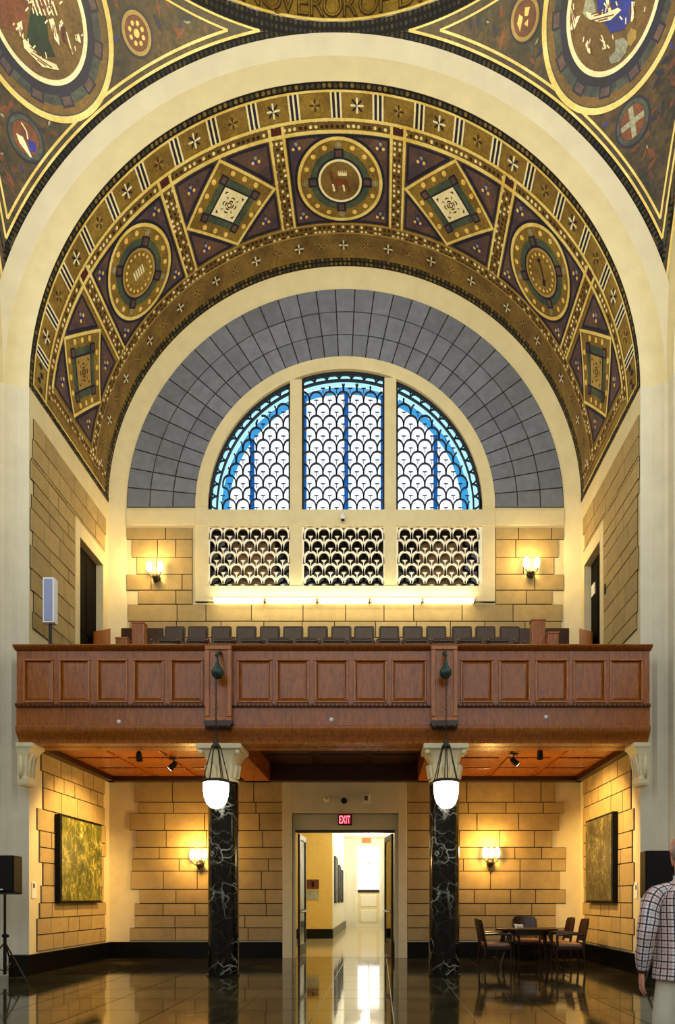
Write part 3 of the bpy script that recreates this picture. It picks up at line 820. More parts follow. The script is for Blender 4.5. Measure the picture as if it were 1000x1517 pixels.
# radial dividers
for k in (-3.5, -2.5, -1.5, -.5, .5, 1.5, 2.5, 3.5):
    u = k*PD*D2; hw = 1.35*D2
    if abs(k) > 3: continue
    dv = obj('divider', MB().patch(lambda a, b: V(a, b, .009), u-hw, u+hw, 11.93, 13.73, 2, 1), 'chain2', vault, smooth=True)
    for s in (-1, 1):
        x = u+s*hw
        obj('gold_line', MB().mquad2(V, [(x-.028, 11.93), (x+.028, 11.93), (x+.022, 13.73), (x-.022, 13.73)], .0145, 1), 'line', dv)
    obj('red_square', MB().mquad2(V, [(u-.09, 11.935), (u+.09, 11.935), (u+.09, 12.045), (u-.09, 12.045)], .0155, 1), 'darkred', dv)
PW = 10.4*D2          # half width of a panel field
v0, v1 = 12.13, 13.70; vc = (v0+v1)/2
def emblem(kind, cu, parent):
    def f(u, v, h): return V(cu+u, vc-v, h)
    e = MB()
    if kind == 'animal':
        e.mpoly(f, [(-.16, .02), (-.05, .06), (.10, .05), (.17, .0), (.16, -.07), (.04, -.08), (-.10, -.08), (-.17, -.05)], .024)
        for x, q in ((-.13, -.02), (-.08, .0), (.09, .02), (.14, .03)): e.mpoly(f, [(x-.015, -.06), (x+.02, -.06), (x+.02+q, -.2), (x+q, -.2)], .024)
        e.mpoly(f, [(-.17, .0), (-.11, .03), (-.15, .14), (-.2, .13)], .024); e.mpoly(f, [(-.22, .12), (-.14, .12), (-.13, .17), (-.2, .18)], .024)
        o = obj('emblem', e, 'redbrown', parent, label='reddish four-legged animal emblem')
        c = MB()
        c.mpoly(f, [(-.03, .10), (.14, .10), (.14, .14), (-.03, .14)], .025)
        for i in range(5): x = -.02+i*.037; c.mpoly(f, [(x-.014, .14), (x+.014, .14), (x+.004*(i-2), .20), (x+.004*(i-2)-.002, .20)], .025)
        c.mpoly(f, [(-.17, -.05), (-.13, -.05), (-.11, -.18), (-.15, -.18)], .026); c.mpoly(f, [(.04, -.06), (.08, -.06), (.10, -.18), (.06, -.18)], .026)
        obj('crown', c, 'cream', o)
    elif kind == 'book':
        for i in range(5): x = -.13+i*.06; e.mquad2(f, [(x, -.08), (x+.035, -.07), (x+.045, .08), (x+.01, .07)], .024, 1)
        obj('emblem', e, 'cream', parent, label='small striped cream emblem')
    else:
        e.mline(f, [(-.15, .16), (.0, .03), (.14, -.13)], .035, .024); e.mpoly(f, [(.06, -.08), (.14, -.05), (.18, -.15), (.1, -.18)], .025)
        e.mpoly(f, [(-.2, .15), (-.13, .2), (-.1, .14), (-.16, .1)], .025)
        obj('emblem', e, 'navy', parent, label='slanting dark rod emblem')
for k, kind, em in ((-2, 'ring', 'book'), (0, 'ring', 'animal'), (2, 'ring', 'rod'), (-1, 'dia', 0), (1, 'dia', 0), (-3, 'dia', 0), (3, 'dia', 0)):
    cu = k*PD*D2
    pw = PW if abs(k) < 3 else PW*.94
    f = lambda u, v, h: V(u, v, h)
    if kind == 'ring':
        fo = f
        p = obj('medallion_panel', MB().mquad(f, [(cu-pw-.0, v0), (cu+pw, v0), (cu+pw, v1), (cu-pw, v1)], .006, 8), 'purple', vault, smooth=True)
        f = lambda u, v, h, cu=cu: V(cu+(u-cu)*1.14, v, h)
        bd = MB(); bd.mline(fo, [(cu-pw+.02, v0+.02), (cu+pw-.02, v0+.02), (cu+pw-.02, v1-.02), (cu-pw+.02, v1-.02)], .045, .0105, True, .12)
        bd.mring(f, cu, vc, .74, .80, .0115); obj('navy_outline', bd, 'navy', p)
        obj('gold_ring', MB().mring(f, cu, vc, .0, .74, .013, nr=6), 'gold', p, smooth=True)
        obj('rim', MB().mring(f, cu, vc, .70, .755, .017), 'line', p)
        obj('green_ring', MB().mring(f, cu, vc, .30, .53, .017, nr=2), 'green', p)
        b = MB(); b.mring(f, cu, vc, .385, .42, .020)
        for a in range(4):
            aa = pi/2*a+(0 if k == 0 else pi/4); c, s_ = cos(aa), sin(aa)
            b.mquad2(f, [(cu+c*.40-s_*.085, vc+s_*.40+c*.085), (cu+c*.40+s_*.085, vc+s_*.40-c*.085), (cu+c*.56+s_*.085, vc+s_*.56-c*.085), (cu+c*.56-s_*.085, vc+s_*.56+c*.085)], .0215, 1)
        obj('navy_ring', b, 'navy', p)
        b = MB()
        for a in range(4):
            aa = pi/2*a+(0 if k == 0 else pi/4); c, s_ = cos(aa), sin(aa)
            b.mquad2(f, [(cu+c*.43-s_*.05, vc+s_*.43+c*.05), (cu+c*.43+s_*.05, vc+s_*.43-c*.05), (cu+c*.535+s_*.05, vc+s_*.535-c*.05), (cu+c*.535-s_*.05, vc+s_*.535+c*.05)], .024, 1)
        obj('mauve_square', b, 'purple', p)
        obj('inner_disc', MB().mring(f, cu, vc, 0, .38, .0185, nr=3), 'goldbrown' if k == 0 else 'gold', p)
        obj('inner_rim', MB().mring(f, cu, vc, .345, .385, .022), 'cream' if k == 0 else 'dimline', p)
        d = MB()
        for a in range(16):
            if a % 4 == 0: continue
            aa = 2*pi*a/16+(0 if k == 0 else pi/4); d.mring(f, cu+.62*cos(aa), vc+.62*sin(aa), 0, .043, .019, 12)
        if k:
            for a in range(18):
                aa = 2*pi*a/18; d.mring(f, cu+.29*cos(aa), vc+.29*sin(aa), 0, .026, .024, 8)
        obj('gold_dots', d, 'dot', p)
        d = MB()
        for a in range(4):
            aa = pi/2*a+(0 if k == 0 else pi/4)
            for q in range(4):
                bb = pi/2*q; d.mring(f, cu+.62*cos(aa)+.028*cos(bb), vc+.62*sin(aa)+.028*sin(bb), .012, .026, .019, 8)
        obj('rosette', d, 'palegrey', p)
        emblem(em, cu, p)
        for su in (-1, 1):
            for sv in (-1, 1): on_vault('flower_motif', flower, cu+su*(pw-.17), vc+sv*(.62), .012, 1.0)
    else:
        w = pw; hh = (v1-v0)/2
        p = obj('lozenge_panel', MB().mquad(f, [(cu-w, v0), (cu+w, v0), (cu+w, v1), (cu-w, v1)], .006, 8), 'purple', vault, smooth=True)
        def dia(kx, kv=None): kv = kv or kx; return [(cu, vc-hh*kv), (cu+w*kx, vc), (cu, vc+hh*kv), (cu-w*kx, vc)]
        b = MB()
        for su in (-1, 1):
            for sv in (-1, 1):
                c0 = (cu+su*(w-.03), vc+sv*(hh-.03)); c1 = (cu+su*(w-.03), vc+sv*hh*.13); c2 = (cu+su*w*.13, vc+sv*(hh-.03))
                b.mline(f, [c0, c1], .04, .0105); b.mline(f, [c1, c2], .05, .0105); b.mline(f, [c2, c0], .04, .0105)
                on_vault('flower_motif', flower, cu+su*w*.70, vc+sv*hh*.70, .012, 1.0)
        obj('navy_outline', b, 'navy', p)
        obj('lozenge', MB().mquad(f, dia(1.0), .013, 8), 'gold', p, smooth=True)
        obj('rim', MB().mline(f, dia(.985), .05, .0175, True, .2), 'line', p)
        # green square parallel to the lozenge sides, with navy corner squares
        obj('green_square', MB().mquad(f, dia(.66), .0175, 6), 'green', p)
        b = MB(); b.mline(f, dia(.44), .035, .0205, True, .2)
        corners = dia(.57)
        for (x, y) in corners: b.mpoly(f, [(x, y-.11), (x+.12, y), (x, y+.11), (x-.12, y)], .0215)
        obj('navy_corner', b, 'navy', p)
        b = MB()
        for (x, y) in corners: b.mpoly(f, [(x, y-.07), (x+.075, y), (x, y+.07), (x-.075, y)], .024)
        obj('mauve_square', b, 'purple', p)
        obj('centre_plate', MB().mquad(f, dia(.42), .0225, 4), 'cream' if abs(k) == 1 else 'dimline', p)
        b = MB(); dd = dia(.42)
        e1 = ((dd[1][0]-dd[0][0])/2, (dd[1][1]-dd[0][1])/2); e2 = ((dd[3][0]-dd[0][0])/2, (dd[3][1]-dd[0][1])/2)
        def L(a, b_): return (cu+e1[0]*a+e2[0]*b_, vc+e1[1]*a+e2[1]*b_)
        for a in (-1, 1):
            for (q0, q1) in ((.20, .34), (.44, .58)):
                b.mpoly(f, [L(a*q0, -.2), L(a*q1, -.08), L(a*q1, .08), L(a*q0, .2), L(a*(q0+.05), 0)], .025)
                b.mpoly(f, [L(-.2, a*q0), L(-.08, a*q1), L(.08, a*q1), L(.2, a*q0), L(0, a*(q0+.05))], .025)
            for c in (-1, 1):
                b.mpoly(f, [L(a*.55, c*.78), L(a*.78, c*.78), L(a*.78, c*.55)], .025)
                b.mpoly(f, [L(a*.3, c*.3), L(a*.5, c*.42), L(a*.42, c*.5)], .025)
        b.mring(f, cu, vc, .03, .05, .025, 12)
        obj('plate_ornament', b, 'inscr', p)
        d = MB(); dd = dia(.83)
        for i in range(4):
            a, c = dd[i], dd[(i+1) % 4]
            for t in (.25, .5, .75): d.mring(f, a[0]+(c[0]-a[0])*t, a[1]+(c[1]-a[1])*t, 0, .048, .019, 12)
        obj('gold_dots', d, 'dot', p)
for s in (-1, 1):
    e = MB()
    fl_ = lambda u, v, h: V(s*85.4*D2+u, 11.69+v, h)
    for i in range(4): e.mring(fl_, -.2+i*.13, 0.03*(-1)**i, 0, .05, .012, 8)
    obj('corner_motif', e, 'navy', vault)

# ---------------------------------------------------------------- pendentives
C0 = Vector((XC, CY, ZS))
def S_(az, el, h=0):
    r = RS-h; return (XC+r*cos(el)*sin(az), CY+r*cos(el)*cos(az), ZS+r*sin(el))
ETOP = radians(46.3)
ETOPZ = RS*sin(ETOP)
def pendentive(s):
    nm = 'ceiling_pendentive'
    m = MB(); na, ne = 60, 14; vs = []
    amax = radians(79.4)
    for i in range(na+1):
        a = amax*i/na
        el = max(acos(min(1, R1/RS/cos(a))) if cos(a) > R1/RS else 0, acos(min(1, HW/RS/sin(a))) if sin(a) > HW/RS else 0)
        el = min(el, ETOP)
        if cos(a) > R1/RS: lowf = acos(R1/RS/cos(a))
        for j in range(ne+1): vs.append(S_(s*a, el+(ETOP-el)*j/ne))
    m.add(vs, [(i*(ne+1)+j, (i+1)*(ne+1)+j, (i+1)*(ne+1)+j+1, i*(ne+1)+j+1) for i in range(na) for j in range(ne)])
    p = obj(nm, m, 'pend', kind='structure', smooth=True)
    p['label'] = 'mosaic pendentive %s of the arch with a round picture medallion' % ('right' if s > 0 else 'left')
    def FR(t, dl, h):      # along the front arch, dl metres towards the camera
        rho = sqrt(RS*RS-(R1-dl)**2); q = Vector((XC+s*rho*sin(t), F-dl, ZS+rho*cos(t))); return tuple(C0+(q-C0)*(1-h/RS))
    def SR(t, dl, h):      # along the side arch; t angle from vertical towards +Y
        rho = sqrt(RS*RS-(HW-dl)**2); q = Vector((XC+s*(HW-dl), CY+rho*sin(t), ZS+rho*cos(t))); return tuple(C0+(q-C0)*(1-h/RS))
    def fstrip(name, d0, d1, h, mat, erg, n=48):
        rho = sqrt(RS*RS-(R1-(d0+d1)/2)**2); dm = (d0+d1)/2
        t1 = asin(min(1, (HW-dm)/rho)); t0 = acos(min(1, RS*sin(erg)/rho)) if RS*sin(erg) < rho else 0
        b = MB().patch(lambda t, d_: FR(t, d_, h), t0, t1, d0, d1, n, 1)
        b.uv = {k: (u[0]*6.1, u[1]) for k, u in b.uv.items()}; return obj(name, b, mat, p)
    def sstrip(name, d0, d1, h, mat, n=48):
        dm = (d0+d1)/2; rho = sqrt(RS*RS-(HW-dm)**2); t1 = asin(min(1, (R1-dm)/rho))
        b = MB().patch(lambda t, d_: SR(t, d_, h), .1, t1, d0, d1, n, 1)
        b.uv = {k: (u[0]*6.1, u[1]) for k, u in b.uv.items()}; return obj(name, b, mat, p)
    def rstrip(name, e0, e1, h, mat, az0=0, az1=pi/2*.85, n=48):
        b = MB().patch(lambda a, e: S_(s*a, e, h), az0, az1, radians(e0), radians(e1), n, 1)
        b.uv = {k: (u[0]*6.0, u[1]*8.6) for k, u in b.uv.items()}; return obj(name, b, mat, p)
    fstrip('gold_edge', -.005, .022, .012, 'line', ETOP); sstrip('gold_edge', -.005, .03, .013, 'line')
    fstrip('dark_border', .02, .125, .005, 'pdots', ETOP); sstrip('dark_border', .03, .125, .006, 'pdots')
    rstrip('ring_border', 45.0, 46.3, .007, 'pdots')
    def t_az(e): return 0
    eL, eL2 = 44.85, 44.35
    for (d0, d1, e0, e1) in ((.125, .149, 44.88, 45.05), (.188, .212, 44.15, 44.32)):
        fstrip('gold_line', d0, d1, .011, 'line', radians((e0+e1)/2)); sstrip('gold_line', d0, d1, .012, 'line')
        # azimuth where this ring line meets the front strip
        em = radians((e0+e1)/2); az0 = acos(min(1, (R1-(d0+d1)/2)/(RS*cos(em)))); az1 = asin(min(1, (HW-(d0+d1)/2)/(RS*cos(em)))) if (HW-.14)/(RS*cos(em)) < 1 else 1.4
        rstrip('gold_line', e0, e1, .0115, 'line', az0, az1)
    # tangent map
    def tm(az, el):
        a, e = radians(az), radians(el)
        c = Vector((cos(e)*sin(a), cos(e)*cos(a), sin(e))); r = Vector((cos(a), -sin(a), 0)); u = r.cross(c)
        def f(x, y, h): return tuple(C0+(c+r*x+u*y).normalized()*(RS-h))
        return f
    f = tm(*((41.9, 38.1) if s > 0 else (-42.9, 36.9)))
    ro, ri = tan(radians(7.55)), tan(radians(4.88))
    md = obj('medallion', MB().mring(f, 0, 0, 0, ro, .008, 64, 6), 'slate', p, smooth=True)
    obj('outer_rim', MB().mring(f, 0, 0, ro-.006, ro+.003, .016, 64), 'line', md)
    obj('rim_navy_line', MB().mring(f, 0, 0, ri+.0, ri+.014, .012, 64), 'navy', md)  # navy mosaic line just outside the inner rim
    obj('green_edge', MB().mring(f, 0, 0, ro-.020, ro-.008, .012, 64), 'darkgold', md)
    obj('picture_ground', MB().mring(f, 0, 0, 0, ri, .013, 64, 4), 'darkgold', md)
    obj('inner_rim', MB().mring(f, 0, 0, ri-.005, ri+.002, .018, 64), 'cream', md)
    b = MB(); b2 = MB()
    for i in range(12):
        a = 2*pi*i/12+.15; c, sn = cos(a), sin(a)
        for bb, w, q0, q1, h in ((b, .0085, .1015, .1125, .0155), (b2, .0115, .0985, .1155, .0145)):
            bb.mquad2(f, [(c*q0-sn*w, sn*q0+c*w), (c*q0+sn*w, sn*q0-c*w), (c*q1+sn*w, sn*q1-c*w), (c*q1-sn*w, sn*q1+c*w)], h, 2)
    obj('border_square', b, 'purple', md); obj('square_outline', b2, 'navy', md)
    if s < 0:
        P = [('brown_robe', 'redbrown', [(-.0575, -.0247), (-.06, .03), (-.03, .05), (-.0211, .0001), (-.0146, -.0132), (-.0146, -.0448), (-.0344, -.0489), (-.0535, -.0573)]),
             ('green_robe', 'dgreen', [(-.01, -.0057), (.0151, .0022), (.024, -.0239), (.0382, -.0381), (.0088, -.0544), (-.0112, -.0526)]),
             ('figure_body', 'redbrown', [(-.01, .0), (.02, .02), (.03, .05), (.01, .07), (-.02, .05)]),
             ('red_staff', 'darkred', [(.0403, .0052), (.0467, .0094), (.0527, -.0108), (.0454, -.0099)])]
        Wt = [[(-.0225, -.050), (-.018, -.046), (.0149, -.060), (.0451, -.046), (.0518, -.0510), (.044, -.055), (.0194, -.0664), (-.018, -.0602)],
              [(.0173, .0027), (.0254, .0099), (.0400, -.0116), (.0440, -.022), (.0328, -.018)],
              [(.0473, .0061), (.0506, .0054), (.0668, -.0182), (.0642, -.0204)], [(.0654, .0123), (.0719, .0165), (.0767, .0046), (.0695, .0038)],
              [(-.017, -.004), (-.02, .004), (-.012, .02), (-.008, .004)], [(-.03, -.036), (-.022, -.026), (-.014, -.05), (-.022, -.05)]]
        for i in range(6): Wt.append([(-.012+i*.006, .008+i*.004), (-.009+i*.006, .010+i*.004), (.004+i*.006, -.006+i*.004), (.001+i*.006, -.007+i*.004)])
    else:
        P = [('blue_robe', 'blue', [(-.0265, .0197), (.0, .03), (.0345, -.0202), (.0283, -.0372), (.0105, -.0435), (-.0129, -.0338), (-.0166, -.0224), (-.0273, -.0029)]),
             ('pale_figure', 'palegrey', [(-.0441, .0311), (-.0309, .0226), (-.0301, .0061), (-.0478, .0084), (-.0528, .0189)]),
             ('cloud', 'palegrey', [(-.0232, -.0608), (-.0099, -.0598), (-.0069, -.0469), (.0072, -.0523), (.0148, -.0646), (.0079, -.0731), (-.006, -.0774), (-.0203, -.0712)]),
             ('small_cloud', 'dimline', [(.0146, -.0535), (.023, -.0498), (.0312, -.0588), (.0281, -.0677), (.0171, -.0716), (.0133, -.0655)])]
        Wt = [[(-.0524, .0204), (-.0480, .0174), (-.0249, .0), (-.0073, -.0158), (.011, -.0135), (.0169, -.0209), (-.007, -.021), (-.0282, -.0108), (-.049, .0080)],
              [(-.0703, .0408), (-.0676, .0229), (-.0555, .0188), (-.072, .0074), (-.0816, .0116), (-.073, .0227)],
              [(.0302, -.0174), (.037, -.0225), (.0300, -.0416), (.0254, -.0453), (.0232, -.0431), (.0268, -.0327)],
              [(-.0592, -.0193), (-.0529, -.0157), (-.0501, -.0306), (-.0522, -.0387), (-.0564, -.0342)],
              [(-.0332, -.0264), (-.0275, -.0245), (-.0242, -.0377), (-.0231, -.0495), (-.0315, -.0461), (-.0295, -.038)],
              [(-.012, .012), (-.006, .012), (-.004, -.012), (-.010, -.012)]]
    for i, (nm_, mt, pts) in enumerate(P): obj(nm_, MB().mpoly(f, pts, .021+i*.0015), mt, md)
    b = MB(); folds = MB(); rw = random.Random(3)
    for pts in Wt:
        xs_ = [p[0] for p in pts]; ys_ = [p[1] for p in pts]; n_ = len(pts)
        cx_, cy_ = sum(xs_)/n_, sum(ys_)/n_
        q_ = [(cx_+(x-cx_)*.86, cy_+(y-cy_)*.86) for x, y in pts]
        b.mpoly(f, q_, .028)
        k_ = max(range(n_), key=lambda i: (xs_[i]-cx_)**2+(ys_[i]-cy_)**2); far = pts[k_]; opp = (2*cx_-far[0], 2*cy_-far[1])
        dx_, dy_ = far[0]-opp[0], far[1]-opp[1]; L_ = sqrt(dx_*dx_+dy_*dy_) or 1
        for j in range(5):      # dark folds across the cloth
            o_ = rw.uniform(-.006, .006); t0 = rw.uniform(0, .5); t1 = t0+rw.uniform(.15, .4); nx2, ny2 = -dy_/L_*o_, dx_/L_*o_
            folds.mline(f, [(opp[0]+dx_*t0+nx2, opp[1]+dy_*t0+ny2), (opp[0]+dx_*t1+nx2, opp[1]+dy_*t1+ny2)], .0016, .032, st=9)
        for j in range(3):
            x, y = cx_+rw.uniform(-.02, .02), cy_+rw.uniform(-.014, .014)
            if x*x+y*y < (ri*.9)**2: b.mline(f, [(x, y), (x+rw.uniform(-.004, .004), y+rw.uniform(.003, .008))], .002, .028, st=9)
    obj('cloth_fold', folds, 'redbrown', md)
    obj('cream_drapery', b, 'cream', md)
    # small roundels
    for j, (az, el, r, m1, m2) in enumerate(((30.2 if s > 0 else -30.5, 41.8 if s > 0 else 40.6, 1.75, 'redbrown', 'dimline'), (42.0 if s > 0 else -42.6, 28.4 if s > 0 else 26.7, 1.95, 'navy' if s < 0 else 'redbrown', 'blue'))):
        g = tm(az, el); r = tan(radians(r))
        rd = obj('roundel', MB().mring(g, 0, 0, 0, r, .009, 32, 2), 'navy', p)
        obj('roundel_ring', MB().mring(g, 0, 0, r*.72, r*.90, .013, 32), 'slate' if j else 'dimline', rd)
        obj('roundel_ground', MB().mring(g, 0, 0, 0, r*.70, .013, 32), 'redbrown', rd)
        b = MB()
        if s < 0 and j == 0:
            for i in range(8): a = 2*pi*i/8; b.mring(g, r*.42*cos(a), r*.42*sin(a), 0, r*.11, .017, 8)
            b.mring(g, 0, 0, 0, r*.18, .017, 12); mt = 'dot'
        elif s < 0:
            b.mpoly(g, [(-r*.5, -r*.1), (-r*.15, -r*.05), (r*.4, -r*.65), (r*.3, -r*.7), (-.3*r, -r*.4)], .019)
            b.mline(g, [(-r*.3, r*.5), (0, r*.3), (.1*r, 0)], r*.07, .019); mt = 'cream'
            obj('blue_field', MB().mpoly(g, [(r*.1, 0), (r*.5, .1*r), (r*.6, -.3*r), (r*.25, -.45*r)], .018), 'blue', rd)
        elif j == 0:
            b.mpoly(g, [(-r*.4, -r*.4), (-r*.1, .1*r), (-.3*r, r*.3), (-.5*r, 0)], .018); b.mpoly(g, [(r*.1, r*.4), (r*.4, r*.3), (r*.2, 0), (0, .1*r)], .018); b.mpoly(g, [(-r*.1, -r*.2), (r*.2, -.1*r), (.1*r, -.4*r)], .018); mt = 'dot'
        else:
            b.mline(g, [(0, -r*.65), (0, r*.65)], r*.26, .018); b.mline(g, [(-r*.65, 0), (r*.65, 0)], r*.24, .018); mt = 'palegrey'
        obj('roundel_motif', b, mt, rd)
    # scattered plant motifs on the ground
    rnd = random.Random(5 if s > 0 else 6); b = {m_: MB() for m_ in ('redbrown', 'slate', 'blue', 'palegrey', 'navy')}
    for i in range(1700):
        az = rnd.uniform(2, 60); el = rnd.uniform(16, 44)
        a_, e_ = radians(az), radians(el); q = Vector((cos(e_)*sin(a_), cos(e_)*cos(a_), sin(e_)))*RS
        if q.y > R1-.26 or q.x > HW-.26: continue
        g = tm(s*az, el)
        c1 = Vector(f(0, 0, 0))-C0; ang = (Vector(g(0, 0, 0))-C0).angle(c1)
        if ang < radians(7.9): continue
        if any((Vector(tm(za, ze)(0, 0, 0))-Vector(g(0, 0, 0))).length < .33 for za, ze in (((30.2, 41.8), (42, 28.4)) if s > 0 else ((-30.5, 40.6), (-42.6, 26.7)))): continue
        mt = rnd.choice(['redbrown', 'redbrown', 'slate', 'slate', 'blue', 'navy', 'navy', 'palegrey'])
        r = rnd.uniform(.003, .007)*(1.3 if mt in ('redbrown', 'navy') else .7); rt = rnd.uniform(0, pi)
        b[mt].mpoly(g, [(r*cos(rt)*1.6, r*sin(rt)*1.6), (-r*sin(rt)*.6, r*cos(rt)*.6), (-r*cos(rt)*1.6, -r*sin(rt)*1.6), (r*sin(rt)*.6, -r*cos(rt)*.6)], .004+.0005*(i % 8))
    for k_, bb in b.items(): obj('leaf_scatter', bb, k_, p, kind='stuff')
    return p
pendentive(1); pendentive(-1)
# drum with inscription, and dome above
RD = RS*cos(ETOP); ZD = ZS+RS*sin(ETOP)
drum = obj('ceiling_dome', MB().lathe([(RD, 0), (RD, 1.3)], (XC, CY, ZD), 96), 'gold', kind='structure', smooth=True)
bm = bmesh.new(); bm.from_mesh(drum.data); bmesh.ops.delete(bm, geom=[f for f in bm.faces if len(f.verts) > 4], context='FACES_ONLY'); bm.to_mesh(drum.data); bm.free()
drum['label'] = 'gold mosaic dome ring with an inscription'
db = MB(); pf = [(RD*cos(a), 1.3+RD*.75*sin(a)) for a in [radians(x) for x in range(0, 86, 5)]]
db.lathe(pf, (XC, CY, ZD), 64); dome = obj('dome_shell', db, 'goldbrown', drum, smooth=True)
obj('gold_line', MB().patch(lambda a, z: (XC+(RD-.012)*sin(a), CY+(RD-.012)*cos(a), z), -1.3, 1.3, ZD, ZD+.05, 80, 1), 'line', drum)
for ch, xp in (('I', 300), ('C', 322), ('O', 347), ('N', 373), ('Q', 402), ('V', 426), ('E', 447), ('R', 468), ('O', 492), ('R', 517), ('O', 546), ('F', 569), ('D', 603), ('I', 622)):
    if xp in (300,): continue
    az = asin((xp-494.5)/85.6/5.98)
    for k_, (off_, dr, mt) in enumerate(((.010, .008, 'inscr'), (-.012, .016, 'gold'))):
        o = letter('letter' if k_ == 0 else 'letter_fill', ch, mt, drum, .60, off_, .002)
        r = RD-dr; o.location = (XC+r*sin(az), CY+r*cos(az), ZD+.085); o.rotation_euler = (pi/2, 0, -az)
        o.scale = (.78, 1, 1)

# ---------------------------------------------------------------- baseboards
def base(name, *boxes):
    m = MB()
    for b in boxes: m.box(*b)
    return obj(name, m, 'black', kind='structure', bevel=.01)
base('baseboard_back', (XL, cas0, BW-.05, BW, 0, .37), (cas1, XR, BW-.05, BW, 0, .37))
base('baseboard_left', (XL, XL+.05, F-.02, BW, 0, .37)); base('baseboard_right', (XR-.05, XR, F-.02, BW, 0, .37))
base('baseboard_left_pier', (XL-.3, XL+.05, F-.12, F-.0, 0, .37), (XC-8.5, XPL+.05, F-.35, F-.3, 0, .37))
base('baseboard_right_pier', (XR-.05, XR+.3, F-.12, F-.0, 0, .37), (XPR-.05, XC+8.5, F-.35, F-.3, 0, .37))

# ---------------------------------------------------------------- doorway, door leaves and corridor
dw = MB()
zt_ = pz(1161, BW)
dw.box(cas0, dx0, BW-.06, BW+.3, 0, ZU); dw.box(dx1, cas1, BW-.06, BW+.3, 0, ZU); dw.box(dx0, dx1, BW-.06, BW+.3, dtop, ZU)
door = obj('door_3', dw, 'plaster', kind='structure', bevel=.006); door['label'] = 'tall cream stone doorway under the gallery'
ddt = pz(1230, BW+.15)
obj('lintel_panel', B(dx0, dx1, BW+.10, BW+.3, ddt, dtop), 'plaster', door)
obj('inner_jamb', B(dx0, DX[0], BW+.08, BW+.3, 0, ddt), 'plaster', door); obj('inner_jamb', B(DX[1], dx1, BW+.08, BW+.3, 0, ddt), 'plaster', door)
obj('head_strip', B(DX[0], DX[1], BW+.09, BW+.3, ddt-.05, ddt), 'bronze', door)
def leaf(hx, hy, ang, w, h, nm, label):
    t = thing(nm, (hx, hy, 0), label, 'door', 'door leaves of the lower doorway')
    T = .05
    m = MB().box(0, .10, -T/2, T/2, .0, h); m.box(w-.10, w, -T/2, T/2, 0, h); m.box(.10, w-.10, -T/2, T/2, h-.12, h); m.box(.10, w-.10, -T/2, T/2, 0, .26); m.box(.1, w-.1, -T/2, T/2, 1.02, 1.10)
    # build local
    def loc(name, mb, mat, par=t):
        me = bpy.data.meshes.new(name); me.from_pydata(mb.v, [], mb.f); me.materials.append(M[mat]); return link(name, me, par)
    loc('door_frame', m, 'bronze'); loc('glass_pane', B(.1, w-.1, -.006, .006, 1.10, h-.12), 'clear'); loc('glass_pane', B(.1, w-.1, -.006, .006, .26, 1.02), 'clear')
    loc('push_bar', MB().tube([(.12, .05, 1.05), (w-.12, .05, 1.05)], .018), 'white'); loc('push_bar', MB().tube([(.12, -.05, 1.05), (w-.12, -.05, 1.05)], .018), 'white')
    t.rotation_euler = (0, 0, ang); return t
LW = (DX[1]-DX[0])/2-.01
leaf(DX[0]+.05, BW+.34, radians(89), LW, ddt-.06, 'door_leaf', 'open glazed bronze door leaf on the left of the lower doorway')
leaf(DX[1]-.05, BW+.34, radians(98), LW, ddt-.06, 'door_leaf', 'open glazed bronze door leaf on the right of the lower doorway')
# corridor: structure
CL, CR, CE, CM, CZ = -1.62, .36, 30.5, 22.0, 4.25
cf = obj('floor_corridor', B(-3.6, CR+.1, DW+.2, CE+.3, -.05, 0), 'corr_floor', kind='structure')
base('trim_2', (DX[0], DX[1], BW+.0, DW+.2, -.02, .001)).data.materials[0] = M['floor']
cw = MB(); cw.box(-3.7, -3.5, DW+.2, CM, 0, CZ); cw.box(-3.6, CL, CM, CM+.15, 0, CZ)
obj('wall_corridor_left', cw, 'yellow', kind='structure')
obj('wall_corridor_far_left', B(CL-.1, CL, CM+.15, CE, 0, CZ), 'corr_white', kind='structure')
obj('wall_corridor_right', B(CR, CR+.1, DW+.2, CE, 0, CZ), 'corr_white', kind='structure')
obj('ceiling_corridor', B(-3.7, CR+.1, DW+.2, CE+.2, CZ, CZ+.1), 'corr_white', kind='structure')
obj('wall_corridor_end', B(CL-.1, CR+.1, CE, CE+.1, 0, CZ), 'corr_white', kind='structure')
base('baseboard_corridor', (-3.5, CL, CM-.03, CM, 0, .33), (CL, CL+.03, CM, CE, 0, .33), (CR-.03, CR, DW+.3, CE, 0, .33))
# end door
ed = obj('door_4', MB().frame(px(525, CE)+.0, px(567, CE), 0, 4.0, .16, CE-.08, CE), 'corr_white', kind='structure'); ed['label'] = 'cream end door with a bright window down the corridor'
e0, e1 = px(525, CE)+.16, px(567, CE)-.16
obj('door_body', B(e0, e1, CE-.05, CE-.0, 0.02, 1.72), plain('cream_door_paint', (232, 214, 168), .5, var=.05), ed)
obj('door_panel', MB().raised(e0+.12, e1-.12, .25, .85, CE-.05, .03, .03), UNIT.get('x') or M['corr_white'], ed); obj('door_panel', MB().raised(e0+.12, e1-.12, 1.0, 1.55, CE-.05, .03, .03), M['corr_white'], ed)
obj('door_window', B(e0, e1, CE-.04, CE-.0, 1.80, 3.84), 'daypane', ed)
obj('middle_rail', B(e0, e1, CE-.08, CE, 1.66, 1.80), 'bronze', ed)
obj('window_bar', B((e0+e1)/2-.02, (e0+e1)/2+.02, CE-.07, CE-.04, 1.8, 3.84), 'corr_white', ed); obj('window_bar', B(e0, e1, CE-.07, CE-.04, 3.0, 3.05), 'corr_white', ed)
o = obj('hanging_sign', B(px(536, 27), px(550, 27), 27, 27.05, pz(1249, 27), pz(1241, 27)), 'orange'); tag(o, 'small orange sign hanging far down the corridor', 'sign')
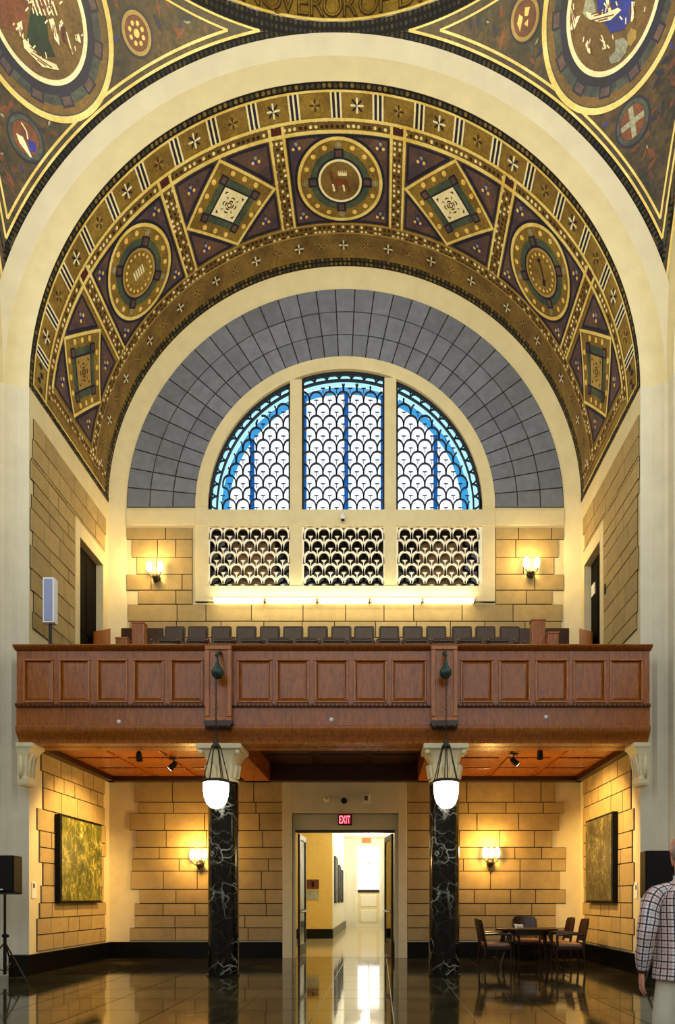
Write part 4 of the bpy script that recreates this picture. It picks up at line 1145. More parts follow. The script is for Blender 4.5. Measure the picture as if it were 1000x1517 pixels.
for q in (538, 548): obj('hanger_rod', MB().tube([(px(q, 27), 27.02, pz(1241, 27)), (px(q, 27), 27.02, CZ)], .008, 6), 'white', o)
# pictures and plaques along the corridor
for i, (y0, y1, z0, z1, lb) in enumerate(((23.0, 24.2, 1.2, 2.9, 'nearest framed picture on the corridor wall'), (25.2, 26.2, 1.2, 2.7, 'middle framed picture on the corridor wall'), (27.2, 28.0, 1.2, 2.6, 'farthest framed picture on the corridor wall'))):
    t = thing('framed_picture', (CL, (y0+y1)/2, z0), lb, 'picture', 'framed pictures along the corridor')
    m = MB().box(CL, CL+.05, y0, y1, z0, z0+.05); m.box(CL, CL+.05, y0, y1, z1-.05, z1); m.box(CL, CL+.05, y0, y0+.05, z0, z1); m.box(CL, CL+.05, y1-.05, y1, z0, z1)
    obj('frame', m, 'blackmetal', t); obj('print', B(CL, CL+.02, y0+.05, y1-.05, z0+.05, z1-.05), 'slate', t)
a, b = px(454, CM-.1), px(472, CM-.1)
t = thing('wall_sign', (a, CM-.03, 1.6), 'brown and white plaque over a pale one on the yellow wall', 'sign')
obj('plaque', B(a, b, CM-.03, CM, pz(1317, CM), pz(1303, CM)), 'redbrown', t); obj('plaque', B(a, b, CM-.03, CM, pz(1333, CM), pz(1319, CM)), 'palegrey', t)
obj('pictogram', B((a+b)/2-.04, (a+b)/2+.04, CM-.036, CM-.03, pz(1314, CM), pz(1306, CM)), 'blackplastic', t)
for i, y in enumerate((17.2, 20.0, 24.5, 28.2)):
    x = -.6
    t = thing('ceiling_lamp', (x, y, CZ), '%s round recessed lamp in the corridor ceiling' % ORD[i], 'lamp', 'lamps in the corridor ceiling')
    obj('diffuser', MB().lathe([(.16, 0), (.16, -.03), (.02, -.05)], (x, y, CZ), 20), 'corrlamp', t); obj('rim', MB().lathe([(.18, 0), (.2, -.02), (.17, -.02)], (x, y, CZ-.001), 20), 'white', t)
    point('corridor_light', (x, y, CZ-.35), [55, 60, 80, 80][i], (1, .93, .74), .15)
# exit sign
ex = (px(501, BW), px(521, BW)); ez = (pz(1222, BW), pz(1206, BW))
t = thing('exit_sign', ((ex[0]+ex[1])/2, BW+.0, ez[0]), 'lit red exit sign over the lower doorway', 'sign')
obj('housing', B(ex[0], ex[1], BW+.02, BW+.10, ez[0], ez[1]), 'blackplastic', t, bevel=.006); obj('face', B(ex[0]+.02, ex[1]-.02, BW+.014, BW+.022, ez[0]+.02, ez[1]-.02), 'exitface', t)
for i, ch in enumerate('EXIT'):
    o = letter('letter', ch, 'exitred', t, .25, .004, .003); o.rotation_euler = (pi/2, 0, 0); o.scale = (.48, 1, 1)
    o.location = Vector((ex[0]+.048+[0, .075, .137, .19][i], BW+.008, ez[0]+.038))-wloc(t)
# small devices over the door
o = MB().lathe([(.07, 0), (.07, -.03), (.05, -.06), (.02, -.08)], (px(510, BW), BW-.06, pz(1187, BW)), 16, 'y')
tag(obj('door_sensor', o, 'blackplastic', smooth=True, angle=40), 'round dark sensor over the exit sign', 'sensor')
t = thing('emergency_strobe', (px(543, BW), BW-.06, pz(1187, BW)), 'small white strobe box right of the sensor above the doorway', 'strobe')
obj('housing', B(px(538, BW), px(548, BW), BW-.11, BW-.06, pz(1190, BW), pz(1177, BW)), 'white', t, bevel=.008); obj('lens', B(px(540, BW), px(545, BW), BW-.125, BW-.11, pz(1187, BW), pz(1180, BW)), 'redbrown', t)
t = thing('camera_dome', (px(484, BW), BW-.06, pz(1185, BW)), 'faint cream box on the lintel left of the sensor', 'box')
obj('cover', MB().lathe([(.06, 0), (.06, -.02), (.04, -.05), (.01, -.06)], (px(484, BW), BW-.06, pz(1185, BW)), 16, 'y'), 'plaster', t, smooth=True)

# ---------------------------------------------------------------- gallery (balcony)
BF = 10.95
bx0, bx1 = XL, XR
ZT = pz(957, BF); ZP = pz(1060, BF); ZB = pz(1100, BF)
bal = thing('balcony', (XC, BF, ZB), 'dark oak gallery with panelled parapet spanning the bay on two columns', 'balcony')
pb = MB().box(bx0, bx1, BF+.03, BF+.16, pz(1052, BF), ZT-.02)
obj('parapet', pb, 'oak', bal)
rl = MB(); pr = [(BF-.07, ZT-.04), (BF-.09, ZT-.015), (BF-.06, ZT+.01), (BF+.24, ZT+.01), (BF+.26, ZT), (BF+.2, ZT-.05), (BF+.02, ZT-.08), (BF-.02, ZT-.07)]
def extr(mb, prof, x0, x1):
    n = len(prof); vs = [(x0, y, z) for y, z in prof]+[(x1, y, z) for y, z in prof]
    return mb.add(vs, [tuple(range(n)), tuple(range(2*n-1, n-1, -1))]+[(i, (i+1) % n, n+(i+1) % n, n+i) for i in range(n)])
obj('top_rail', extr(rl, pr, bx0-.02, bx1+.02), 'oak', bal)
# lower fascia: moulding, frieze, cyma
za, zb2, zc = pz(1047, BF), pz(1076, BF), ZB
fz = MB()
prof = [(BF-.02, za+.05), (BF-.05, za+.04), (BF-.05, za+.0), (BF-.0, za-.02), (BF-.0, zb2+.02), (BF-.03, zb2), (BF-.03, zb2-.03)]
import itertools
for i in range(9):
    t = i/8; prof.append((BF-.03+.0+.10*(t-sin(t*2*pi)/(2*pi)*.9), zb2-.03-(zb2-.03-zc)*t))
prof += [(BF+.35, zc), (BF+.35, za+.05)]
obj('fascia', extr(fz, prof, bx0, bx1), 'oak', bal, smooth=True, angle=35)
dn = MB(); x = bx0+.02
while x < bx1-.05: dn.box(x, x+.045, BF-.075, BF-.045, za-.0, za+.035); x += .075
obj('dentil_course', dn, 'oak_dark', bal, kind='stuff')
obj('deck', B(bx0, bx1, BF+.16, 12.0, ZB+.9, ZB+1.0), 'oak_dark', bal)
pan = [(35, 78), (88, 132), (144, 188), (198, 242), (253, 300), (352, 402), (410, 457), (467, 515), (525, 572), (581, 631), (683, 730), (740, 785), (794, 841), (850, 897), (904, 952)]
pz0, pz1 = pz(1041, BF), pz(976, BF)
for i, (a, b) in enumerate(pan):
    a, b = px(a-1, BF), px(b+1, BF)
    p = obj('panel', MB().raised(a+.035, b-.035, pz0+.035, pz1-.035, BF+.03, .016, .05), 'oak', bal)
    obj('moulding', MB().frame(a, b, pz0, pz1, .035, BF-.012, BF+.03), 'oak_light', p, bevel=.01)
    # stiles either side
st = MB()
zs0, zs1 = za+.05, ZT-.08
st.box(bx0, bx1, BF+.012, BF+.03, zs0, pz0-.0); st.box(bx0, bx1, BF+.012, BF+.03, pz1, zs1)
xs = [bx0]+[v for a, b in pan for v in (px(a-1, BF), px(b+1, BF))]+[bx1]
for i in range(0, len(xs), 2): st.box(xs[i], xs[i+1], BF+.012, BF+.03, pz0, pz1)
obj('stile_frame', st, 'oak', bal)
for (a, b) in ((306, 345), (638, 677)):
    a, b = px(a, BF), px(b, BF); zq0 = pz(1071, BF)
    p = obj('pilaster', B(a, b, BF-.09, BF+.03, zq0, ZT-.03), 'oak', bal)
    obj('raised_edge', MB().frame(a, b, zq0, ZT-.03, .075, BF-.115, BF-.09), 'oak_light', p, bevel=.012)
    br = MB(); n = 12
    br.box(a-.01, b+.01, BF-.13, BF+.03, zq0-.05, zq0+.01)
    br.lathe([(.01, a), (.055, a+.01), (.055, b-.01), (.01, b)], (0, BF-.08, zq0-.075), n, 'x')
    for s in (a+.05, (a+b)/2, b-.05): br.lathe([(.005, -.06), (.04, -.03), (.045, .0), (.04, .03), (.005, .05)], (s, BF-.12, zq0-.08), 10)
    obj('carved_bracket', br, 'oak_dark', p)
# underside
CXs = (-2.76, 1.147)
zs_ = ZB
beams = [(bx0, bx1, BF+.3, BF+.62), (bx0, bx1, BW-.22, BW), (bx0, bx0+.16, BF+.3, BW), (bx1-.16, bx1, BF+.3, BW)]
for c in CXs: beams.append((c-.28, c+.28, BF+.3, BW))
for i, (a, b, y0, y1) in enumerate(beams): obj('soffit_beam', B(a, b, y0, y1, zs_, zs_+.42), 'oak_dark' if 0 < i < 4 else 'oak', bal, bevel=.01)  # rear and side beams take a darker oak to stand for shade
segs = [(bx0+.16, CXs[0]-.28), (CXs[0]+.28, CXs[1]-.28), (CXs[1]+.28, bx1-.16)]
for i, (a, b) in enumerate(segs):
    zc_ = zs_+(.12 if i != 1 else .40)
    ml = MB(); c = obj('coffer', B(a, b, BF+.62, BW-.22, zc_, zc_+.04), 'oak' if i != 1 else 'oak_dark', bal)  # shade of the deep middle bay is put into its darker colour
    nx = 3; ny = 3
    for ix in range(nx):
        for iy in range(ny):
            q0, q1 = a+(b-a)*ix/nx+.08, a+(b-a)*(ix+1)/nx-.08; r0_, r1_ = BF+.62+(BW-.22-BF-.62)*iy/ny+.08, BF+.62+(BW-.22-BF-.62)*(iy+1)/ny-.08
            obj('coffer_panel', MB().box(q0, q1, r0_, r1_, zc_-.03, zc_), 'oak' if i != 1 else 'oak_dark', c, bevel=.012)

# columns
def column(x, label):
    yc = 11.36; R = .268
    t = thing('column', (x, yc, 0), label, 'column', 'marble columns under the gallery', 'thing')
    obj('shaft', MB().lathe([(R, 0), (R, 1), (R*.99, 2), (R*.965, 3.43)], (x, yc, 0), 40), 'marble', t, smooth=True, angle=40)
    obj('base_plate', MB().lathe([(R+.02, 0), (R+.02, .03), (R, .035)], (x, yc, 0), 40), 'black', t)
    cp = MB(); n = 12; zc_ = 3.43; zt2 = ZB-.001
    prof = [(.24, .24, 0, .6), (.245, .245, .06, .6), (.25, .25, .08, .5), (.255, .255, .2, .4), (.27, .27, .33, .25), (.31, .31, .42, .12), (.345, .345, .48, .05), (.345, .345, .50, 0)]
    rings = []
    for rx, ry, h, rd in prof:
        ring = []
        for k in range(32):
            a = 2*pi*k/32+pi/32; c, s = cos(a), sin(a)
            sq = 1/max(abs(c), abs(s)); q = (1-rd)*sq*.97+rd*1.0; ring.append((x+rx*c*q, yc+ry*s*q, zc_+h))
        rings.append(ring)
    vs = [p for r in rings for p in r]
    fs = [(k*32+i, k*32+(i+1) % 32, (k+1)*32+(i+1) % 32, (k+1)*32+i) for k in range(len(rings)-1) for i in range(32)]
    cp.add(vs, fs+[tuple(range(32))[::-1], tuple((len(rings)-1)*32+i for i in range(32))])
    c = obj('capital', cp, 'plaster', t, smooth=True, angle=35)
    obj('abacus', MB().box(x-.39, x+.39, yc-.39, yc+.30, zc_+.50, zt2), 'plaster', c, bevel=.02)
    for sx in (-1, 1):
        obj('volute', MB().lathe([(.01, -.04), (.04, -.03), (.048, 0), (.04, .03), (.01, .04)], (x+sx*.315, yc-.33, zc_+.455), 14, 'y'), 'plaster', c, smooth=True)
    lf = MB()
    for i in range(9):
        a = pi+pi*(i+.5)/9; px_, py_ = x+.265*cos(a), yc+.265*sin(a)
        lf.tube([(px_, py_, zc_+.04), (x+.28*cos(a), yc+.28*sin(a), zc_+.18), (x+.31*cos(a), yc+.31*sin(a), zc_+.27), (x+.325*cos(a), yc+.325*sin(a), zc_+.24)], [.035, .04, .03, .01], 6)
    obj('leaf_carving', lf, 'plaster', c, smooth=True)
    obj('necking', MB().lathe([(.255, 0), (.275, .015), (.275, .035), (.255, .05)], (x, yc, zc_-.03), 32), 'plaster', c, smooth=True)
    return t
column(CXs[0], 'black marble column with white veins left of the doorway'); column(CXs[1], 'black marble column with white veins right of the doorway')
# corbels on the piers
for s, x, lb in ((1, XL, 'carved cream corbel under the left end of the gallery'), (-1, XR, 'carved cream corbel under the right end of the gallery')):
    t = thing('corbel', (x, 11.3, 3.2), lb, 'corbel', 'corbels carrying the gallery ends')
    ztop = ZB-.002; m = MB(); x2 = lambda q: x+s*q
    prof = [(.14, 3.30), (.17, 3.34), (.18, 3.42), (.15, 3.47), (.16, 3.6), (.18, 3.8), (.24, 3.92), (.28, 3.96), (.28, ztop)]
    y0, y1 = 10.98, 11.28
    vs = []
    for q, z in prof:
        e = (q-.16)*.5; vs += [(x2(.001), y0-e, z), (x2(q), y0-e, z), (x2(q), y1+e, z), (x2(.001), y1+e, z)]
    k = len(prof); fs = [(4*i+j, 4*i+(j+1) % 4, 4*i+4+(j+1) % 4, 4*i+4+j) for i in range(k-1) for j in range(4)]+[(0, 1, 2, 3), (4*k-4, 4*k-3, 4*k-2, 4*k-1)]
    m.add(vs, fs); obj('body', m, 'plaster', t, bevel=.006)
    cv = MB()
    for j in range(3): cv.tube([(x2(.14), y0+.05+j*.10, 3.42), (x2(.17), y0+.05+j*.10, 3.6), (x2(.20), y0+.05+j*.10, 3.78), (x2(.235), y0+.05+j*.10, 3.84)], [.02, .028, .024, .012], 6)
    cv.tube([(x2(.06), y0-.0, 3.42), (x2(.08), y0-.03, 3.6), (x2(.08), y0-.03, 3.8)], [.03, .035, .02], 6)
    obj('leaf_carving', cv, 'plaster', t, smooth=True)

# ---------------------------------------------------------------- gallery furnishing
TR = MB().box(XL, XR, 12.9, DW, 5.0, 6.20); TR.box(XL, XR, 12.0, 12.9, 5.0, 5.75)
fg_ = obj('floor_gallery', TR, 'oak_dark', kind='structure'); fg_['label'] = 'dark stepped floor carrying the gallery seats'
wz = MB().box(XL+.02, XC-4.2, DW-.06, DW-.0, 6.2, pz(932, DW)); wz.box(XC+4.0, XR-.02, DW-.06, DW-.0, 6.2, pz(932, DW))
pn = obj('trim_3', wz, 'oak_dark', kind='structure'); pn['label'] = 'dark wood wainscot behind the gallery seats'
for s, x in ((1, XL), (-1, XR)):
    a, b = sorted((x, x+s*.04)); v = [(a, 13.9, 6.2), (a, 14.8, 6.2), (a, 14.8, 7.6), (a, 13.9, 7.15)]; v += [(b, p[1], p[2]) for p in v]
    obj('side_panel', MB().add(v, [(0, 1, 2, 3), (7, 6, 5, 4), (0, 4, 5, 1), (1, 5, 6, 2), (2, 6, 7, 3), (3, 7, 4, 0)]), 'oak', pn)
def post(x0, x1, y, top, lb, d=13.6):
    a, b = px(x0, d), px(x1, d)
    t = thing('gallery_post', ((a+b)/2, d, 6.2), lb, 'post')
    obj('shaft', B(a, b, d, d+.2, 6.2, pz(top, d)), 'oak', t, bevel=.01); obj('cap', B(a-.01, b+.01, d-.01, d+.21, pz(top, d), pz(top, d)+.03), 'oak_light', t)
post(195, 213, 0, 923, 'square wooden post at the left end of the gallery seats')
post(788, 808, 0, 919, 'tall square wooden post at the right end of the gallery seats')
post(812, 828, 0, 938, 'short wooden block beside the tall right gallery post', 13.4)
post(171, 188, 0, 946, 'low wooden block left of the left gallery post', 13.4)
# seats
def seat(d, zf, label, group, w=.44):
    t = thing('theatre_seat', (0, d, zf), label, 'seat', group)
    h = 7.225-6.2 if d > 13 else .73
    bk = MB(); n = 6
    vs = []
    for k, (z, y) in enumerate(((.42, 0), (.66, .03), (h-.03, .06), (h, .07))):
        ww = w/2 if k < 3 else w/2-.03
        vs += [(-ww, d+y-.03, zf+z), (ww, d+y-.03, zf+z), (ww, d+y+.03, zf+z), (-ww, d+y+.03, zf+z)]
    bk.add(vs, [(4*i+j, 4*i+(j+1) % 4, 4*i+4+(j+1) % 4, 4*i+4+j) for i in range(3) for j in range(4)]+[(0, 1, 2, 3), (12, 13, 14, 15)])
    obj('backrest', bk, 'seat', t, bevel=.012)
    obj('upper_pad', B(-w/2+.03, w/2-.03, d-.045, d-.0, zf+.62, zf+h-.06), 'seat', t, bevel=.015)
    obj('seat_pan', B(-w/2+.01, w/2-.01, d-.42, d-.02, zf+.40, zf+.46), 'seat', t, bevel=.015)
    for s in (-1, 1):
        obj('armrest', B(s*(w/2+.014)-.01, s*(w/2+.014)+.01, d-.36, d+.03, zf+.52, zf+.555), 'oak', t, bevel=.01)
        obj('leg', B(s*(w/2+.014)-.008, s*(w/2+.014)+.008, d-.3, d-.1, zf, zf+.52), 'blackmetal', t)
    return t
sp = None
d1_ = 13.75
for i, xl in enumerate([243, 277, 312, 349, 384, 418.5, 455, 490, 524, 561, 596, 631, 669, 704, 740]):
    lb = 'brown theatre seat in the back gallery row, %s from the left' % ORD[i]
    if sp is None: sp = seat(d1_, 6.2, lb, 'seats in the back gallery row', .435); o = sp
    else: o = copy_tree(sp); o['label'] = lb
    o.location.x = px(xl+15.5, d1_)
sp = None
for i in range(13):
    lb = 'dark theatre seat in the lower front gallery row, %s from the left' % ORD[i]
    if sp is None: sp = seat(12.6, 5.77, lb, 'seats in the front gallery row', .465); o = sp
    else: o = copy_tree(sp); o['label'] = lb
    o.location.x = px(252+i*40.5, 12.6)

# loudspeaker on pole, left end of gallery
d = 11.15
t = thing('column_loudspeaker', (px(71, d), d, ZT), 'slim white column loudspeaker on a black pole at gallery left end', 'loudspeaker')
a, b = px(63, d), px(80, d)
obj('cabinet', B(a, b, d, d+.14, pz(922, d), pz(855, d)), 'white', t, bevel=.01); obj('grille', B(a+.03, b-.03, d-.012, d+.0, pz(919, d), pz(858, d)), 'speaker_grey', t)
obj('pole', MB().tube([((a+b)/2+.0, d+.07, ZB+1), ((a+b)/2, d+.07, pz(922, d))], .028, 10), 'blackmetal', t)
# strip luminaires under the grilles
for i in range(5):
    a = px(316+i*78, DW-.15); b = px(316+i*78+75, DW-.15); zc_ = pz(889, DW-.15)
    t = thing('strip_light', ((a+b)/2, DW-.15, zc_), 'glowing strip light under the grilles, %s from the left' % ORD[i], 'lamp', 'strip lights under the grilles')
    obj('tube', MB().tube([(a+.02, DW-.13, zc_-.02), (b-.02, DW-.13, zc_-.02)], .035, 10), 'tube', t); obj('housing', B(a, b, DW-.17, DW-.06, zc_+.03, zc_+.07), 'grille_white', t); obj('bracket', B(b-.02, b+.02, DW-.16, DW-.06, zc_-.05, zc_+.03), 'bronze', t)
    area('strip_wash', ((a+b)/2, DW-.20, zc_+.02), (radians(35), 0, 0), b-a, .05, 9, (1, .80, .42))
    area('strip_up', ((a+b)/2, DW-.22, zc_+.12), (radians(160), 0, 0), b-a, .05, 7, (1, .80, .42))
# little camera on the transom
t = thing('security_camera', (px(508, DW-.1), DW-.1, pz(775, DW)), 'small white camera on the bar below the middle window light', 'camera')
x = px(508, DW-.1); obj('mount', MB().tube([(x, DW-.06, pz(764, DW)), (x, DW-.16, pz(764, DW)), (x, DW-.17, pz(769, DW))], .03, 8), 'white', t, smooth=True)
obj('body', MB().lathe([(.02, .0), (.055, -.02), (.06, -.1), (.05, -.14), (.02, -.16)], (x, DW-.17, pz(766, DW)), 14), 'white', t, smooth=True); obj('lens', MB().lathe([(.04, 0), (.035, -.02), (.01, -.025)], (x, DW-.17, pz(768, DW)-.13), 12), 'blackplastic', t)

# sconces
def sconce(x, ypl, z, label, group, power, style=0):
    t = thing('wall_sconce', (x, ypl, z), label, 'wall lamp', group)
    obj('back_plate', MB().lathe([(.01, .0), (.06, -.0), (.09, -.02), (.05, -.05), (.01, -.06)], (x, ypl-.03, z), 16, 'y'), 'bronze', t, smooth=True)
    obj('bowl', MB().lathe([(.005, -.14), (.03, -.10), (.07, -.04), (.085, 0), (.07, .01), (.005, .012)], (x, ypl-.12, z), 16), 'bronze', t, smooth=True)
    n = (-.13, .13) if style == 0 else (-.14, 0, .14)
    for q in n:
        a = obj('arm', MB().tube([(x, ypl-.12, z-.02), (x+q*.6, ypl-.16, z-.03), (x+q, ypl-.17, z+.03), (x+q, ypl-.17, z+.09)], .014, 8), 'bronze', t, smooth=True)
        obj('shade', MB().lathe([(.03, 0), (.055, .04), (.06, .12), (.05, .2), (.02, .23)], (x+q, ypl-.17, z+.09), 14), 'bulb', a, smooth=True)
    point('sconce_light', (x-.05, ypl-.34, z+.24), power, (1, .66, .24) if style == 0 else (1, .57, .15), .10)
    return t
sconce(px(233, DW), DW, pz(858, DW), 'two-light bronze wall lamp left of the grilles', 'wall lamps above the gallery', 60)
sconce(px(785, DW), DW, pz(852, DW), 'two-light bronze wall lamp right of the grilles', 'wall lamps above the gallery', 60)
sconce(px(297, BW), BW, pz(1280, BW), 'bronze wall lamp behind the left marble column', 'wall lamps under the gallery', 120, 1)
sconce(px(726, BW), BW, pz(1277, BW), 'bronze wall lamp on the stone wall above the table', 'wall lamps under the gallery', 120, 1)

# spotlights under the gallery
def spotfix(x, y, zc_, label, lit, aim):
    t = thing('spotlight', (x, y, zc_), label, 'spotlight', 'spotlights under the gallery')
    obj('base', MB().lathe([(.09, 0), (.09, -.02), (.02, -.03)], (x, y, zc_), 14), 'blackmetal', t)
    obj('stem', MB().tube([(x, y, zc_-.02), (x, y, zc_-.09)], .012), 'blackmetal', t)
    dv = (Vector(aim)-Vector((x, y, zc_-.14))).normalized(); p0 = Vector((x, y, zc_-.13))-dv*.07; p1 = p0+dv*.17
    hd = obj('head', MB().tube([p0, p0+dv*.03, p1], [.035, .05, .06], 14), 'blackmetal', t, smooth=True, angle=40)
    if lit:
        obj('lens', MB().tube([p1, p1+dv*.006], [.052, .05], 14), 'lens', t)
        spot('gallery_spot', tuple(p1+dv*.05), aim, lit, (1, .62, .20), 85)
spotfix(px(257, 12.6), 12.6, ZB+.088, 'lit spotlight under the gallery aimed left of the left column', 560, (XL+.0, 12.9, 2.0))
spotfix(px(206, 11.75), 11.75, ZB+.088, 'dark spotlight near the front edge of the left coffer', 0, (-5, 14, 1))
spotfix(px(761, 12.2), 12.2, ZB+.088, 'lit spotlight under the gallery right of the right column', 620, (XR-.0, 13.0, 2.3))
spotfix(px(800, 11.6), 11.6, ZB+.088, 'dark spotlight near the front edge of the right coffer', 0, (3.5, 14, 1))
# warm fill area lights without fixtures, aimed up at the soffit
area('coffer_glow', (-4.6, 12.3, 3.2), (pi, 0, 0), 1.5, 1.0, 15, (1, .64, .22)); area('coffer_glow', (3.0, 12.3, 3.2), (pi, 0, 0), 1.5, 1.0, 15, (1, .64, .22))
# small sprinkler-like eyes on the fascia
for i, (x, y) in enumerate(((176, 1069), (491, 1066), (809, 1062))):
    t = obj('fascia_eye', MB().lathe([(.005, -.025), (.012, -.025), (.015, -.01), (.032, -.005), (.032, .01)], (px(x, BF), BF-.0, pz(y, BF)), 16, 'y'), 'white', smooth=True, angle=40)
    tag(t, 'small round metal eye on the fascia, %s from the left' % ORD[i], 'fitting')

# lanterns
def lantern(xp, xg, label):
    x = px(xg, 10.55); y = 10.55
    t = thing('hanging_lantern', (x, y, 3.0), label, 'lantern', 'hanging lanterns before the columns')
    zt1 = pz(962, 10.7)
    arm = MB().tube([(x, BF-.1, zt1-.0), (x, BF-.2, zt1-.02), (x, BF-.30, zt1-.10), (x, y, zt1-.16)], [.03, .03, .025, .02], 8)
    obj('bracket', arm, 'verdigris', t, smooth=True)
    obj('counterweight', MB().lathe([(.01, .2), (.02, .1), (.045, .02), (.10, -.06), (.10, -.12), (.06, -.18), (.01, -.2)], (x, y+.1, pz(985, y)), 16), 'verdigris', t, smooth=True)
    # chain
    ch = MB(); z = pz(996, y); zend = pz(1100, y); k = 0
    while z > zend:
        a = Vector((.018, 0, 0)) if k % 2 else Vector((0, .018, 0))
        p = Vector((x, y, z)); ch.tube([p+a, p+a*.9+Vector((0, 0, -.025)), p-a*.0+Vector((0, 0, -.04)), p-a*.9+Vector((0, 0, -.025)), p-a, p+Vector((0, 0, .012)), p+a], .0055, 5); z -= .042; k += 1
    obj('chain', ch, 'bronze', t, smooth=True)
    zc1 = pz(1100, y)
    obj('crown', MB().lathe([(.02, .06), (.05, .04), (.03, .0), (.07, -.05), (.08, -.09), (.03, -.10)], (x, y, zc1), 14), 'bronze', t, smooth=True)
    zr = pz(1158, y); Rr = .215
    for k in range(6):
        a = 2*pi*k/6+.3; obj('strap', MB().tube([(x+.07*cos(a), y+.07*sin(a), zc1-.07), (x+(Rr-.01)*cos(a), y+(Rr-.01)*sin(a), zr+.02)], .009, 6), 'bronze', t)
    obj('ring', MB().lathe([(Rr-.02, -.02), (Rr, -.025), (Rr+.012, .0), (Rr, .025), (Rr-.02, .02)], (x, y, zr), 32), 'bronze', t, smooth=True)
    zbm = pz(1198, y); h = zr-zbm
    g = MB().lathe([(.03, -h), (.09, -h*.96), (.15, -h*.82), (.19, -h*.6), (.205, -h*.35), (.207, -h*.1), (.20, 0), (.0, 0)], (x, y, zr-.0), 28)
    obj('glass_globe', g, 'globe', t, smooth=True)
lantern(322, 320, 'glowing hanging lantern in front of the left column'); lantern(656, 661, 'glowing hanging lantern in front of the right column')

# ---------------------------------------------------------------- paintings and cards
def canvas(s, x, y0, y1, z0, z1, mat, label):
    t = thing('abstract_painting', (x, (y0+y1)/2, z0), label, 'painting')
    a, b = sorted((x+s*.03, x+s*.13)); obj('frame', B(a, b, y0, y1, z0, z1), 'blackplastic', t)
    a, b = sorted((x+s*.13, x+s*.145)); obj('canvas', B(a, b, y0+.04, y1-.04, z0+.04, z1-.04), mat, t)
canvas(1, XL, 12.2, 14.02, 1.28, 2.97, 'paint_green', 'large green abstract painting on the left wall')
canvas(-1, XR, 12.34, 13.95, 1.28, 3.04, 'paint_grey', 'large grey-green abstract painting on the right wall')
t = thing('label_card', (XL, 11.45, 1.4), 'white label card beside the green painting', 'sign')
obj('card', B(XL, XL+.012, 11.43, 11.58, 1.36, 1.66), 'paper', t); obj('print', B(XL+.012, XL+.014, 11.46, 11.52, 1.55, 1.63), 'inscr', t)
t = thing('label_card', (XR, 11.4, 1.4), 'white label card beside the grey-green painting', 'sign')
obj('card', B(XR-.012, XR, 11.46, 11.6, 1.36, 1.66), 'paper', t); obj('print', B(XR-.014, XR-.012, 11.49, 11.54, 1.52, 1.6), 'inscr', t)

# ---------------------------------------------------------------- loudspeakers on stands
def speaker(x, y, z0, z1, w, label):
    t = thing('loudspeaker', (x, y, 0), label, 'loudspeaker', 'black loudspeakers on stands')
    m = MB(); d_ = .36
    v = [(x-w/2, y, z0+.03), (x+w/2, y, z0+.03), (x+w/2-.06, y+d_, z0), (x-w/2+.06, y+d_, z0)]; v += [(p[0], p[1], z1) for p in v]
    m.add(v, [(0, 1, 2, 3), (7, 6, 5, 4), (0, 4, 5, 1), (1, 5, 6, 2), (2, 6, 7, 3), (3, 7, 4, 0)]); obj('cabinet', m, 'blackplastic', t, bevel=.02)
    obj('grille', B(x-w/2+.03, x+w/2-.03, y-.012, y+.0, z0+.06, z1-.04), 'blackmetal', t, bevel=.01)
    obj('badge', B(x+.02, x+.08, y-.018, y-.01, z0+.07, z0+.09), 'white', t)
    obj('pole', MB().tube([(x, y+.18, .45), (x, y+.18, z0)], .02, 10), 'blackmetal', t); obj('lower_pole', MB().tube([(x, y+.18, .12), (x, y+.18, .75)], .026, 10), 'blackmetal', t)
    obj('collar', MB().lathe([(.03, -.03), (.045, -.02), (.045, .02), (.03, .03)], (x, y+.18, .75), 12), 'blackmetal', t); obj('knob', MB().lathe([(.012, 0), (.025, .04), (.02, .06)], (x, y+.18, .75), 10, 'x'), 'blackplastic', t)
    for k in range(3):
        a = pi/2+2*pi*k/3+.2; c, s = cos(a), sin(a)
        l = obj('leg', MB().tube([(x+.02*c, y+.18+.02*s, .62), (x+.46*c, y+.18+.46*s, .015)], .013, 8), 'blackmetal', t); obj('strut', MB().tube([(x+.02*c, y+.18+.02*s, .18), (x+.26*c, y+.18+.26*s, .29)], .009, 6), 'blackmetal', l)
speaker(px(3, 10.4), 10.3, pz(1325, 10.3), pz(1267, 10.3), .50, 'black loudspeaker on a stand beside the left pier')
speaker(px(982, 10.2), 10.2, pz(1330, 10.2), pz(1260, 10.2), .56, 'black loudspeaker behind the man by the right pier')

